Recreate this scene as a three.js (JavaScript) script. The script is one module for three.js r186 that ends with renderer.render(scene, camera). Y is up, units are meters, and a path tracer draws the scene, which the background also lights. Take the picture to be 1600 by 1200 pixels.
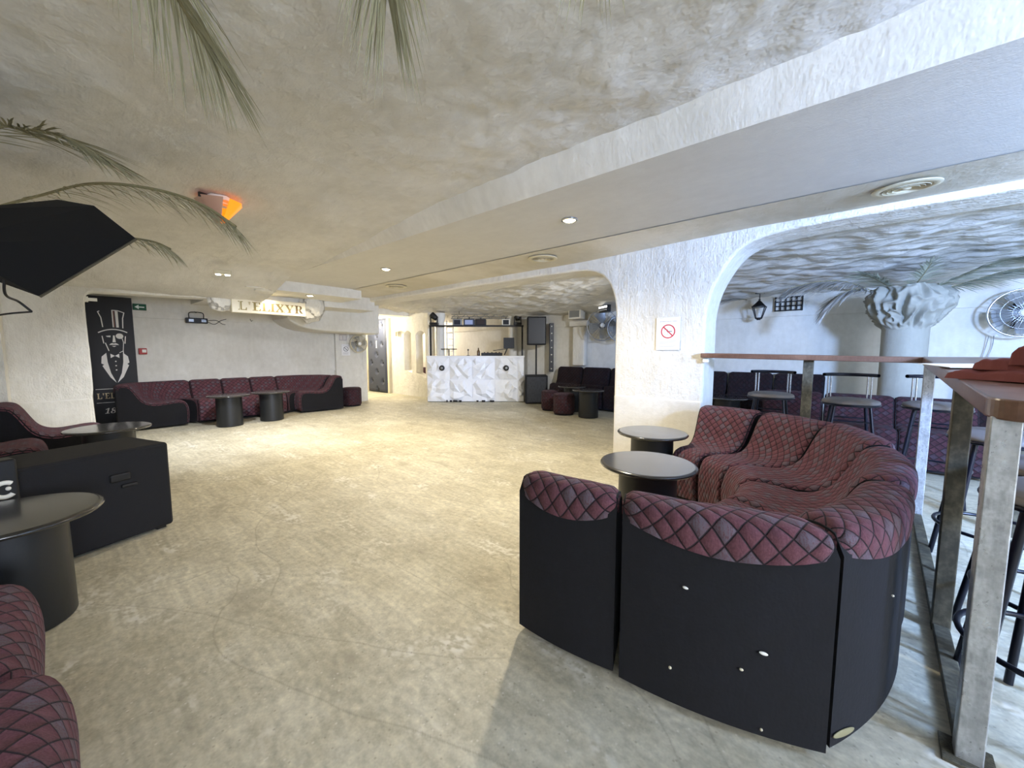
import * as THREE from 'three';
import { mergeGeometries, mergeVertices, toCreasedNormals } from 'three/addons/utils/BufferGeometryUtils.js';
import { ConvexGeometry } from 'three/addons/geometries/ConvexGeometry.js';
import { RoundedBoxGeometry } from 'three/addons/geometries/RoundedBoxGeometry.js';
import { ImprovedNoise } from 'three/addons/math/ImprovedNoise.js';
import { RectAreaLightUniformsLib } from 'three/addons/lights/RectAreaLightUniformsLib.js';

// ------------------------------------------------------------------ camera, light, exposure
// room axes: b runs across the room (x), h is up (y), a runs along the beam (-z)
const V = (b, h, a) => new THREE.Vector3(b, h, -a);
const scene = new THREE.Scene();
scene.background = new THREE.Color(0x000000);
const camera = new THREE.PerspectiveCamera(90, 4 / 3, 0.05, 60);
const YAW = 49.694 * Math.PI / 180, PITCH = 4.953 * Math.PI / 180;
camera.position.copy(V(0, 1.2, 0));
camera.lookAt(V(Math.sin(YAW) * Math.cos(PITCH), 1.2 - Math.sin(PITCH), Math.cos(YAW) * Math.cos(PITCH)));
const renderer = new THREE.WebGLRenderer({ antialias: true });
renderer.toneMapping = THREE.LinearToneMapping;
renderer.toneMappingExposure = 2.4;
renderer.shadowMap.enabled = true;
RectAreaLightUniformsLib.init();
const WARM = 0xfff0d4, COOL = 0x9abfff, WHITE = 0xeef3ff;
const SPOT_POWER = 2.5, UNSEEN_FLOOD_POWER = 270, TWIN_POWER = 3.4, UNSEEN_WINDOW_POWER = 15, UNSEEN_SPOT_POWER = 13;

function pointLight(p, color, power, radius) {
  const l = new THREE.PointLight(color, power, 0, 2);
  l.position.copy(p); l.castShadow = true; l.shadow.radius = radius / 0.02; scene.add(l); return l;
}
function spotLight(p, target, color, power, angle, radius, pen = 0.6) {
  const l = new THREE.SpotLight(color, power, 0, angle, pen, 2);
  l.position.copy(p); l.target.position.copy(target); scene.add(l.target);
  l.castShadow = true; l.shadow.radius = radius / 0.02; scene.add(l); return l;
}
function areaLight(p, target, w, h, color, power) {
  const l = new THREE.RectAreaLight(color, power, w, h);
  l.position.copy(p); l.lookAt(target); scene.add(l); return l;
}

// ------------------------------------------------------------------ helpers
let seed = 7;
const rnd = () => { seed |= 0; seed = seed + 0x6D2B79F5 | 0; let t = Math.imul(seed ^ seed >>> 15, 1 | seed); t = t + Math.imul(t ^ t >>> 7, 61 | t) ^ t; return ((t ^ t >>> 14) >>> 0) / 4294967296; };
const rr = (a, b) => a + (b - a) * rnd();
const PN = new ImprovedNoise();
const fbm = (x, y, z, o = 4) => { let s = 0, k = 1, n = 0; for (let i = 0; i < o; i++) { s += k * PN.noise(x, y, z + i * 7.3); n += k; x *= 2.03; y *= 2.03; k *= 0.5; } return s / n; };
const lerp = (a, b, t) => a + (b - a) * t, clamp = (x, a = 0, b = 1) => Math.min(b, Math.max(a, x));
const smooth = (a, b, x) => { const t = clamp((x - a) / (b - a)); return t * t * (3 - 2 * t); };
const counts = {};
function numbered(n) { const k = counts[n] = (counts[n] ?? -1) + 1; return k ? n + '_' + String(k).padStart(3, '0') : n; }
function prep(g) {
  g = g.index ? g.toNonIndexed() : g;
  for (const k of Object.keys(g.attributes)) if (!['position', 'normal', 'uv'].includes(k)) g.deleteAttribute(k);
  if (!g.attributes.normal) g.computeVertexNormals();
  if (!g.attributes.uv) uvBox(g);
  return g;
}
const merge = gs => gs.length === 1 ? gs[0] : mergeGeometries(gs.map(prep));
function uvBox(g, s = 1) {            // uv in metres, chosen by the face direction
  if (!g.attributes.normal) g.computeVertexNormals();
  const p = g.attributes.position, n = g.attributes.normal, uv = new Float32Array(p.count * 2);
  for (let i = 0; i < p.count; i++) {
    const x = Math.abs(n.getX(i)), y = Math.abs(n.getY(i)), z = Math.abs(n.getZ(i));
    if (y >= x && y >= z) { uv[2 * i] = p.getX(i) * s; uv[2 * i + 1] = p.getZ(i) * s; }
    else if (x >= z) { uv[2 * i] = p.getZ(i) * s; uv[2 * i + 1] = p.getY(i) * s; }
    else { uv[2 * i] = p.getX(i) * s; uv[2 * i + 1] = p.getY(i) * s; }
  }
  g.setAttribute('uv', new THREE.BufferAttribute(uv, 2)); return g;
}
function obj(name, gs, mat, parent = scene) {
  const m = new THREE.Mesh(merge(Array.isArray(gs) ? gs : [gs]), mat);
  m.name = parent === scene ? numbered(name) : name; m.castShadow = m.receiveShadow = true; parent.add(m); return m;
}
function thing(name, label, category, p = [0, 0, 0], turn = 0, group) {
  const o = new THREE.Group(); o.name = numbered(name); o.position.copy(V(...p)); o.rotation.y = turn; scene.add(o);
  o.userData = { label, category }; if (group) o.userData.group = group; return o;
}
function tag(o, label, category, group) { o.userData = { label, category }; if (group) o.userData.group = group; return o; }
function struct(name, gs, mat, parent = scene) { const o = obj(name, gs, mat, parent); if (parent === scene) { o.name = name; o.userData.kind = 'structure'; } return o; }
function dup(root, p, turn, label, group) {
  const r = root.clone(); r.name = numbered(root.name.replace(/_\d{3}$/, '')); r.userData = { ...root.userData, label };
  if (group) r.userData.group = group; r.position.copy(V(...p)); if (turn !== undefined) r.rotation.y = turn; scene.add(r); return r;
}
// geometry pieces; all in local metres (x, y, z)
const T = (g, x = 0, y = 0, z = 0) => g.translate(x, y, z);
function bx(w, h, d, x = 0, y = 0, z = 0, r = 0) { return T(r ? new RoundedBoxGeometry(w, h, d, 2, Math.min(r, w / 2.01, h / 2.01, d / 2.01)) : new THREE.BoxGeometry(w, h, d), x, y, z); }
function room(b0, b1, h0, h1, a0, a1) { return uvBox(T(new THREE.BoxGeometry(b1 - b0, h1 - h0, a1 - a0), (b0 + b1) / 2, (h0 + h1) / 2, -(a0 + a1) / 2)); }
function cyl(r0, r1, h, x = 0, y = 0, z = 0, n = 24, open = false) { return T(new THREE.CylinderGeometry(r1, r0, h, n, 1, open), x, y, z); }
function rod(p, q, r, n = 8) {
  const d = q.clone().sub(p), g = new THREE.CylinderGeometry(r, r, d.length(), n);
  g.applyQuaternion(new THREE.Quaternion().setFromUnitVectors(new THREE.Vector3(0, 1, 0), d.clone().normalize()));
  const c = p.clone().add(q).multiplyScalar(0.5); return g.translate(c.x, c.y, c.z);
}
const X = (x, y, z) => new THREE.Vector3(x, y, z);
function tube(pts, r, seg = 24, n = 8, closed = false) { return new THREE.TubeGeometry(new THREE.CatmullRomCurve3(pts, closed), seg, r, n, closed); }
const ring = (r, t, x, y, z, n = 40, m = 8) => T(new THREE.TorusGeometry(r, t, m, n), x, y, z);
const flatRing = (r, t, y, n = 36) => T(new THREE.TorusGeometry(r, t, 8, n).rotateX(Math.PI / 2), 0, y, 0);
const lathe = (pts, n = 40) => new THREE.LatheGeometry(pts.map(p => new THREE.Vector2(p[0], p[1])), n);
function prism(pts, depth, bevel = 0) { const s = new THREE.Shape(pts.map(p => new THREE.Vector2(p[0], p[1]))); return new THREE.ExtrudeGeometry(s, { depth, bevelEnabled: bevel > 0, bevelSize: bevel, bevelThickness: bevel, bevelSegments: 2, steps: 1 }); }
function grid(nu, nv, f) {            // f(u, v) -> [x, y, z, s, t]
  const pos = [], uv = [], idx = [];
  for (let j = 0; j <= nv; j++) for (let i = 0; i <= nu; i++) { const q = f(i / nu, j / nv); pos.push(q[0], q[1], q[2]); uv.push(q[3], q[4]); }
  for (let j = 0; j < nv; j++) for (let i = 0; i < nu; i++) { const k = j * (nu + 1) + i; idx.push(k, k + 1, k + nu + 2, k, k + nu + 2, k + nu + 1); }
  const g = new THREE.BufferGeometry(); g.setAttribute('position', new THREE.Float32BufferAttribute(pos, 3)); g.setAttribute('uv', new THREE.Float32BufferAttribute(uv, 2));
  g.setIndex(idx); g.computeVertexNormals(); return g;
}

// ------------------------------------------------------------------ textures
function dataTex(n, f, srgb, rep = 1, m = n) {
  const d = new Uint8Array(n * m * 4);
  for (let j = 0; j < m; j++) for (let i = 0; i < n; i++) { const c = f(i / n, j / m), k = 4 * (j * n + i); d[k] = c[0]; d[k + 1] = c[1]; d[k + 2] = c[2]; d[k + 3] = 255; }
  const t = new THREE.DataTexture(d, n, m); t.wrapS = t.wrapT = THREE.RepeatWrapping; t.magFilter = THREE.LinearFilter; t.minFilter = THREE.LinearMipmapLinearFilter; t.generateMipmaps = true;
  if (srgb) t.colorSpace = THREE.SRGBColorSpace; t.repeat.set(rep, rep); t.needsUpdate = true; return t;
}
// tileable fbm over the unit square, period counts given in cells
const tn = (u, v, f, s) => { const A = 2 * Math.PI; return PN.noise(Math.cos(A * u) * f / A + s, Math.sin(A * u) * f / A + 3.1 * s, Math.cos(A * v) * f / A) + PN.noise(Math.sin(A * v) * f / A + s, Math.cos(A * u) * f / A, Math.sin(A * u) * f / A + 9.7); };
const tf = (u, v, f, s, o = 4) => { let r = 0, k = 1, n = 0; for (let i = 0; i < o; i++) { r += k * tn(u, v, f, s + i * 5.1); n += k; k *= 0.55; f *= 2.1; } return r / n; };
function canvasTex(w, h, draw) {
  const c = document.createElement('canvas'); c.width = w; c.height = h; const g = c.getContext('2d'); draw(g, w, h);
  const t = new THREE.CanvasTexture(c); t.colorSpace = THREE.SRGBColorSpace; t.anisotropy = 8; return t;
}
const mix3 = (a, b, t) => [lerp(a[0], b[0], t), lerp(a[1], b[1], t), lerp(a[2], b[2], t)];
// floor: worn beige concrete, speckled and scuffed, hairline cracks
const cracks = []; { for (const [x, y, dx, dy, n] of [[.05, .2, .012, .004, 90], [.5, .02, .003, .013, 60], [.9, .6, -.013, .002, 70], [.3, .95, .009, -.01, 60], [.65, .7, .011, .006, 40]]) { let px = x, py = y, ex = dx, ey = dy; const c = []; for (let i = 0; i < n; i++) { c.push([px, py]); ex += rr(-.0035, .0035); ey += rr(-.0035, .0035); px += ex; py += ey; } cracks.push(c); } }
const floorN = 1024, floorCrack = new Float32Array(floorN * floorN);
for (const c of cracks) for (let i = 0; i + 1 < c.length; i++) for (let s = 0; s < 24; s++) {
  const x = lerp(c[i][0], c[i + 1][0], s / 24) * floorN, y = lerp(c[i][1], c[i + 1][1], s / 24) * floorN;
  for (let dy = -1; dy <= 1; dy++) for (let dx = -1; dx <= 1; dx++) { const k = (((Math.floor(y) + dy) % floorN + floorN) % floorN) * floorN + (((Math.floor(x) + dx) % floorN + floorN) % floorN); floorCrack[k] = Math.max(floorCrack[k], dx || dy ? .25 : .7); }
}
const hash = (i, j) => { let h = Math.imul(i, 374761393) + Math.imul(j, 668265263) | 0; h = Math.imul(h ^ h >>> 13, 1274126177); return ((h ^ h >>> 16) >>> 0) / 4294967296; };
const tFloor = dataTex(floorN, (u, v) => {
  const i = Math.floor(u * floorN), j = Math.floor(v * floorN);
  const big = tf(u, v, 5, 1.3, 3), mid = tf(u, v, 26, 4.4, 4), fine = tf(u, v, 120, 8.8, 2), sp = hash(i >> 1, j >> 1), wet = tf(u, v, 14, 21.3, 4);
  let c = mix3([176, 169, 146], [200, 194, 172], clamp(.5 + big * .8 + mid * .7));
  const k = 1 + fine * .12 + (sp - .5) * .06; c = c.map(x => x * k);
  if (wet > .24) c = mix3(c, [214, 210, 196], clamp((wet - .24) * 3.5) * clamp(.4 + fine * 2.2));
  if (wet < -.3) c = mix3(c, [156, 148, 128], clamp((-.3 - wet) * 3) * .6);
  if (sp > .994) c = mix3(c, [120, 112, 96], .4); if (sp < .006) c = mix3(c, [222, 216, 200], .6);
  return mix3(c, [128, 120, 102], floorCrack[j * floorN + i] * .5);
}, true, 1 / 3.2);
const tFloorB = dataTex(512, (u, v) => { const x = 128 + 70 * tf(u, v, 60, 2.2, 4) + 40 * tf(u, v, 12, 6.2, 2); return [x, x, x]; }, false, 1 / 1.6);
// rough painted plaster
const plaster = (a, b, s, amt = 1) => dataTex(512, (u, v) => { const m = tf(u, v, 4, s, 4), n = tf(u, v, 40, s + 3, 3); return mix3(a, b, clamp(.5 + m * amt + n * .35)); }, true, 1 / 2.6);
const tCave = plaster([202, 199, 190], [221, 218, 210], 2.7, .9);
const tWhite = plaster([216, 212, 200], [238, 235, 226], 5.7, .7);
const tSoffit = plaster([203, 200, 192], [215, 212, 204], 12.7, .7);
const tStrip = plaster([204, 197, 178], [222, 216, 202], 15.7, 1.1);
const tPlB = dataTex(512, (u, v) => { const w = tf(u, v, 9, 3.3, 4), n = tf(u, v, 70, 6.6, 2), x = 128 + 95 * w + 26 * n; return [x, x, x]; }, false, 1 / 1.1);
const tFineB = dataTex(256, (u, v) => { const x = 128 + 80 * tf(u, v, 60, 9.3, 3); return [x, x, x]; }, false, 1 / .5);
// quilted burgundy velour: diamonds stitched in black, some check-shaded grey
const QP = 4, quiltLine = (u, v) => { const p = (u + v) * QP, q = (u - v) * QP, e = Math.abs(p - Math.round(p)), f = Math.abs(q - Math.round(q)); return [Math.min(e, f), Math.floor(p), Math.floor(q), e, f]; };
const tQuilt = dataTex(512, (u, v) => {
  const [d, ip, iq, e, f] = quiltLine(u, v), n = tf(u, v, 60, 3.9, 3), m = tf(u, v, 7, 7.9, 3);
  let c = mix3([80, 46, 53], [103, 63, 71], clamp(.5 + n * .8 + m * .6));
  const chk = ((ip + iq) & 1) === 0 && ((ip & 3) < 2);
  if (chk) c = mix3(c, [90, 80, 88], clamp(.75 + n));
  c = mix3(c, [26, 14, 20], 1 - smooth(.02, .07, d));
  return c;
}, true);
const tQuiltB = dataTex(512, (u, v) => { const [d, , , e, f] = quiltLine(u, v), n = tf(u, v, 80, 3.9, 2), x = 30 + 200 * Math.sqrt(Math.sin(Math.PI * clamp(e)) * Math.sin(Math.PI * clamp(f))) + 10 * n; return [x, x, x]; }, false);
const QR = 1 / .26; tQuilt.repeat.set(QR, QR); tQuiltB.repeat.set(QR, QR);
const tBlackCloth = dataTex(256, (u, v) => { const n = tf(u, v, 30, 2.1, 4), m = tf(u, v, 4, 5.1, 3), k = 1 + n * .3 + m * .25; return [14 * k, 14 * k, 19 * k]; }, true, 1 / .6);
const tSteel = dataTex(512, (u, v) => { const n = tf(u, v, 9, 1.7, 5), m = tf(u, v, 40, 4.7, 3), s = hash(Math.floor(u * 90), Math.floor(v * 16)), k = clamp(.5 + n * .9 + m * .5 + (s - .5) * .2); return mix3([150, 152, 153], [200, 203, 205], k); }, true, 2.2);
const tSteelR = dataTex(256, (u, v) => { const x = 110 + 90 * tf(u, v, 12, 6.1, 4); return [x, x, x]; }, false, 2.2);
const tRustMetal = dataTex(256, (u, v) => { const n = tf(u, v, 7, 2.9, 5), m = tf(u, v, 30, 5.5, 3); return mix3([70, 66, 54], [112, 106, 88], clamp(.42 + n * .9 + m * .6)); }, true, 2);
const tWood = dataTex(512, (u, v) => { const w = tf(u, v, 3, 4.1, 3), g = tn(u, v, 90, 2.2) * .5, l = Math.sin((v * 40 + w * 5 + tn(u, v, 5, 3) * 2)) * .5; return mix3([96, 68, 54], [134, 102, 84], clamp(.5 + l * .35 + w * .6 + g * .4)); }, true, 1 / .9);
const tMetalScuff = dataTex(256, (u, v) => { const x = 60 + 120 * clamp(.4 + tf(u, v, 10, 1.1, 4)); return [x, x, x]; }, false, 2);
const tGalv = dataTex(256, (u, v) => { const n = tf(u, v, 10, 8.1, 4); return mix3([28, 29, 33], [46, 48, 52], clamp(.5 + n)); }, true, 2);
// ------------------------------------------------------------------ materials
const std = (o) => new THREE.MeshStandardMaterial({ roughness: .8, side: THREE.DoubleSide, ...o });
const M = {
  floor: std({ map: tFloor, bumpMap: tFloorB, bumpScale: .004, roughness: .62 }),
  cave: std({ map: tCave, bumpMap: tPlB, bumpScale: .018, roughness: .9 }),
  ceil: std({ map: tCave, bumpMap: tPlB, bumpScale: .011, roughness: .9 }),
  column: std({ map: tCave, color: 0xc9cbc6, bumpMap: tPlB, bumpScale: .006, roughness: .9 }),
  white: std({ map: tWhite, bumpMap: tPlB, bumpScale: .006, roughness: .85 }),
  rough: std({ map: tWhite, bumpMap: tPlB, bumpScale: .022, roughness: .85 }),
  soffit: std({ map: tSoffit, bumpMap: tFineB, bumpScale: .0015, roughness: .8 }),
  strip: std({ map: tStrip, bumpMap: tPlB, bumpScale: .006, roughness: .85 }),
  quilt: new THREE.MeshPhysicalMaterial({ map: tQuilt, bumpMap: tQuiltB, bumpScale: .011, roughness: .95, sheen: .3, sheenColor: new THREE.Color(.42, .3, .36), sheenRoughness: .5, side: THREE.DoubleSide }),
  shell: new THREE.MeshPhysicalMaterial({ map: tBlackCloth, bumpMap: tFineB, bumpScale: .001, roughness: .95, sheen: .05, sheenColor: new THREE.Color(.35, .38, .5), sheenRoughness: .6, side: THREE.DoubleSide }),
  black: std({ color: 0x131315, roughness: .45 }),
  deepBlack: std({ color: 0x060607, roughness: .9 }),
  blackMatt: std({ color: 0x17171a, roughness: .9, bumpMap: tFineB, bumpScale: .0012 }),
  blackGrey: std({ map: tGalv, roughness: .6 }),
  tableTop: new THREE.MeshPhysicalMaterial({ color: 0x2c2a28, roughness: .22, roughnessMap: null, clearcoat: .6, clearcoatRoughness: .12, side: THREE.DoubleSide }),
  tableDrum: std({ color: 0x1e2022, roughness: .42, bumpMap: tFineB, bumpScale: .0004 }),
  navy: std({ color: 0x0f1220, roughness: .3, metalness: .3 }),
  seat: std({ color: 0x77726f, roughness: .75, bumpMap: tFineB, bumpScale: .0008 }),
  steel: std({ map: tSteel, roughnessMap: tSteelR, roughness: 1, metalness: .45 }),
  rust: std({ map: tRustMetal, roughness: .7, metalness: .35 }),
  wood: new THREE.MeshPhysicalMaterial({ map: tWood, roughness: .35, clearcoat: .35, clearcoatRoughness: .25, side: THREE.DoubleSide }),
  chrome: std({ color: 0xb9bcc0, roughness: .25, metalness: .9 }),
  galv: std({ color: 0x9b9ea0, roughness: .4, metalness: .6 }),
  booth: std({ color: 0xf3f4f6, roughness: .55 }),
  paper: std({ color: 0xf1efe6, roughness: .8 }),
  ivory: std({ color: 0xd8cfb2, roughness: .6 }),
  frond: std({ color: 0x9a9678, roughness: .85 }),
  frondPale: std({ color: 0xb4b9a8, roughness: .85 }),
  frondGrey: std({ color: 0xb9b7b2, roughness: .85 }),
  stem: std({ color: 0x8b8462, roughness: .8 }),
  pad: std({ color: 0x3b4152, roughness: .5 }),
  padDark: std({ color: 0x1c1f28, roughness: .6 }),
  red: std({ color: 0xa8281e, roughness: .5 }),
  glow: (c, k) => std({ color: 0x000000, emissive: c, emissiveIntensity: k }),
};
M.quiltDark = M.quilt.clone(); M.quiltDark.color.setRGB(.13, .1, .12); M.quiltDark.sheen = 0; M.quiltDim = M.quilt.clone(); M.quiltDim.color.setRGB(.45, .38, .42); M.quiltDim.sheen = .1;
const fromMap = (t, o = {}) => std({ map: t, roughness: .7, ...o });

// ------------------------------------------------------------------ setting
struct('floor', room(-1.6, 7.8, -.2, 0, -5, 12.2), M.floor);
const ceilBase = (b, a) => {
  let h = 2.39 + .03 * smooth(-.2, .9, b) * smooth(4, 1, a);
  h = lerp(h, 2.27, smooth(2.2, 5.6, a)); h = lerp(h, 1.985, smooth(5.5, 7.2, a));
  h -= .1 * smooth(-.4, -1.4, b); return h;
};
{
  const near = (b, a) => .018 * fbm(b * 2.2, a * 1.6, 3.3, 3) + .011 * fbm(b * 5, a * 3.2, 8.3, 3) * (1 + smooth(3, 0, a)) + .004 * fbm(b * 14 + 2 * fbm(b * 3, a * 3, 1, 2), a * 9, 5.5, 3) * (1 + smooth(4, 1, a));
  const g = grid(240, 520, (u, v) => { const b = lerp(-1.6, 2.16, u), a = lerp(-5, 7.2, v); return [b, ceilBase(b, a) + near(b, a) - .02 * smooth(1.9, 2.16, b), -a, b, a]; });
  struct('ceiling', g, M.ceil);
}
struct('ceiling_roof', room(-1.8, 7.9, 2.62, 2.8, -5.2, 12.3), M.white);
{ // beam: white front face, flat soffit, step and vent strip
  const face = grid(220, 12, (u, v) => { const a = lerp(-5, 6.55, u), n = .012 * fbm(a * 2.3, v * 2, 4.4, 3) * (1 - v * v); return [lerp(2.04, 2.17, Math.pow(v, 1.4)) + n, lerp(2.46, 2.25, v), -a, a, v * .25]; });
  struct('beam_face', face, M.white);
  const sof = prism([[2.17, 2.25], [3.36, 2.25], [3.36, 2.5], [2.14, 2.5]], 11.5); sof.translate(0, 0, -6.5); uvBox(sof);
  struct('beam_soffit', sof, M.soffit);
  const strip = grid(200, 10, (u, v) => { const a = lerp(-5, 8.7, u), n = .008 * fbm(a * 2, v * 2, 1.4, 3); return [lerp(3.34, 4.16, v), 2.243 + lerp(.06, .005, smooth(.5, 2.6, a)) * v + n * Math.sin(Math.PI * v), -a, a, v * .8]; });
  struct('beam_strip', strip, M.strip);
  struct('ceiling_low', [room(1.78, 3.5, 2.1, 2.5, 6.42, 7.2), room(1.55, 4.2, 2.0, 2.5, 7.2, 8.7)], M.white);
}
{ // arch wall with pillar
  const s = new THREE.Shape(); s.moveTo(-5, 2.6); s.lineTo(-5, 2.28); s.lineTo(.05, 2.27);
  s.bezierCurveTo(.6, 2.26, .73, 2.22, .86, 2.02); s.bezierCurveTo(.97, 1.85, 1.02, 1.7, 1.03, 1.5); s.lineTo(1.03, 0); s.lineTo(1.92, 0);
  s.lineTo(1.92, 1.62); s.bezierCurveTo(1.93, 1.85, 2.0, 2.0, 2.12, 2.09); s.bezierCurveTo(2.25, 2.17, 2.4, 2.185, 2.7, 2.185); s.lineTo(8.4, 2.2); s.lineTo(8.4, 2.6);
  const g = new THREE.ExtrudeGeometry(s, { depth: .38, bevelEnabled: true, bevelSize: .025, bevelThickness: .03, bevelSegments: 3, curveSegments: 16 });
  g.rotateY(Math.PI / 2); g.translate(4.13, 0, 0); uvBox(g);
  const w = struct('wall_arches', g, M.rough);
  struct('plinth', bx(.46, .7, .93, 4.32, .35, -1.475, .02), M.white, w);
}
{ // alcove ceiling: lumpy cave plaster sagging to the back wall
  const g = grid(220, 420, (u, v) => {
    const b = lerp(4.3, 7.5, u), a = lerp(-5, 10.9, v);
    let h = 2.3 - .26 * smooth(.0, 1, u) * u - .04 * smooth(0, 4, a) - .05 * smooth(5.6, 6.6, a) * 0;
    const r = fbm(b * 2.2 + .6 * fbm(a, b, 1.1, 2), a * 1.5, 5.5, 3), q = Math.abs(fbm(b * 4.5, a * 2.6, 2.2, 3));
    return [b, h + .085 * r - .07 * q + .02, -a, b, a];
  });
  struct('ceiling_alcove', g, M.cave);
}
// walls
const wallUpper = (g0, g1) => [g0, g1];
struct('wall_left', [room(-.4, 4.05, 0, 1.735, 8.7, 8.9), room(-.4, 4.05, 1.735, 2.6, 8.65, 8.9)], M.white);
struct('wall_poster', [room(4.03, 4.72, 0, .76, 8.6, 8.9), room(4.05, 4.71, .76, 2.6, 8.635, 8.9)], M.rough);
struct('trim_1', [room(4.68, 4.78, 0, 2.02, 8.62, 12)], M.white);
struct('wall_passage', [room(4.8, 6.2, 0, 2.6, 11.4, 11.6)], M.white);
struct('lintel_passage', [room(4.7, 6.2, 2.1, 2.6, 8.7, 12)], M.white);
{ // wall with the padded door and two arched openings into the back room
  const s = new THREE.Shape([[7.9, 0], [11.4, 0], [11.4, 2.6], [7.9, 2.6]].map(p => new THREE.Vector2(...p)));
  const hole = (a0, a1, h0, h1, top) => { const p = new THREE.Path(); p.moveTo(a0, h0); p.lineTo(a1, h1); p.lineTo(a1, top - .08); p.quadraticCurveTo((a0 + a1) / 2, top + .1, a0, top - .08); p.closePath(); s.holes.push(p); };
  hole(8.02, 8.42, .5, .62, 1.7); hole(8.6, 8.95, .62, .68, 1.72);
  const g = new THREE.ExtrudeGeometry(s, { depth: .22, bevelEnabled: false, curveSegments: 12 }); g.rotateY(Math.PI / 2); g.scale(1, 1, 1); g.translate(6.05, 0, 0); uvBox(g);
  struct('wall_openings', g, M.rough);
}
struct('wall_right', [room(7.4, 7.6, 0, 1.735, -5, 12), room(7.36, 7.6, 1.735, 2.6, -5, 12)], M.white);
struct('wall_front', room(-1.6, 7.6, 0, 2.6, -5.2, -5), M.white);
struct('wall_side', room(-1.7, -1.5, 0, 2.7, -5.1, 9), M.rough);
struct('wall_end', room(6.2, 7.6, 0, 2.6, 10.8, 11), M.white);
{ // cave pillar at the left, its ledge, and the edge of the low ceiling
  const s = new THREE.Shape(); s.moveTo(-1.6, 0); s.lineTo(.25, 0); s.lineTo(.235, .62);
  for (let i = 1; i <= 14; i++) { const h = .62 + 1.2 * i / 14; s.lineTo(.245 + .018 * fbm(h * 3, 1.2, .5, 3), h); }
  s.quadraticCurveTo(.25, 1.94, .34, 1.955); s.lineTo(1.6, 1.99); s.lineTo(1.8, 2.02); s.lineTo(1.8, 2.6); s.lineTo(-1.6, 2.6);
  const g = new THREE.ExtrudeGeometry(s, { depth: .22, bevelEnabled: true, bevelSize: .015, bevelThickness: .02, bevelSegments: 2 }); g.translate(0, 0, -7.43); uvBox(g);
  const w = struct('wall_cave', g, M.rough);
  struct('ledge', bx(.58, .6, .05, -.06, .3, -7.2, .015), M.white, w);
  struct('wall_return', room(-1.6, -.38, 0, 2.4, 6.8, 7.2), M.rough);
}
function lump(name, p, sx, sy, sz, s) { // rough plaster boss
  const g = new THREE.SphereGeometry(1, 48, 32); const q = g.attributes.position;
  for (let i = 0; i < q.count; i++) { const x = q.getX(i), y = q.getY(i), z = q.getZ(i), k = 1 + .22 * fbm(x * 1.8 + s, y * 1.8, z * 1.8, 3) - .12 * Math.abs(fbm(x * 4 + s, y * 4, z * 4, 3)); q.setXYZ(i, x * k * sx + p[0], y * k * sy + p[1], z * k * sz - p[2]); }
  g.computeVertexNormals(); uvBox(g); return struct(name, g, M.rough);
}
lump('plaster_boss_1', [1.66, 2.02, 7.22], .2, .22, .16, 1); lump('plaster_boss_2', [2.98, 1.98, 7.3], .26, .27, .24, 4); lump('plaster_boss_3', [2.05, 2.14, 6.62], .2, .09, .24, 9);
{ const s = new THREE.Shape(); s.moveTo(2.82, 2.4); s.lineTo(2.84, 1.82); s.quadraticCurveTo(3.0, 1.64, 3.5, 1.62); s.lineTo(4.66, 1.6); s.lineTo(4.68, 2.4);
  const g = new THREE.ExtrudeGeometry(s, { depth: .75, bevelEnabled: true, bevelSize: .03, bevelThickness: .04, bevelSegments: 3 }); g.translate(0, 0, -8.66); uvBox(g); struct('bulkhead', g, M.white); }

// ------------------------------------------------------------------ lamps
function downlight(b, h, a, label, power = SPOT_POWER) {
  const t = thing('downlight', label, 'spotlight', [b, h, a], 0);
  obj('trim_ring', lathe([[.05, 0], [.066, 0], [.066, -.008], [.052, -.012], [.05, 0]], 32), M.chrome, t);
  obj('lamp_glass', lathe([[0, -.022], [.03, -.018], [.048, -.006], [.05, 0], [0, 0]], 28), M.glow(0xffeab8, 14), t);
  spotLight(V(b, h - .035, a), V(b, 0, a), WARM, power * 4, 1.45, .05, .9);
}
downlight(2.73, 2.25, 1.71, 'nearest recessed downlight, glowing warm in the beam soffit', SPOT_POWER * .7);
downlight(2.8, 2.25, 4.5, 'second recessed downlight along the beam soffit');
downlight(2.72, 2.1, 6.62, 'third recessed downlight, where the low ceiling steps down', SPOT_POWER * .25);
downlight(2.22, 2.1, 6.98, 'small downlight right above the lettered name board', SPOT_POWER * .03);
{ const t = thing('twin_spot', 'small beige ceiling fitting with two white lamps', 'ceiling light', [1.35, 2.12, 5.72], -.3);
  obj('housing', bx(.17, .05, .06, 0, .02, 0, .008), M.ivory, t);
  for (const x of [-.045, .045]) { obj('lamp', bx(.05, .012, .04, x, -.008, 0, .004), M.glow(0xffffff, 6), t); }
  spotLight(V(1.35, 2.09, 5.72), V(1.6, 0, 6.7), WHITE, TWIN_POWER * 2.4, 1.12, .05, .8);
}
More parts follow.
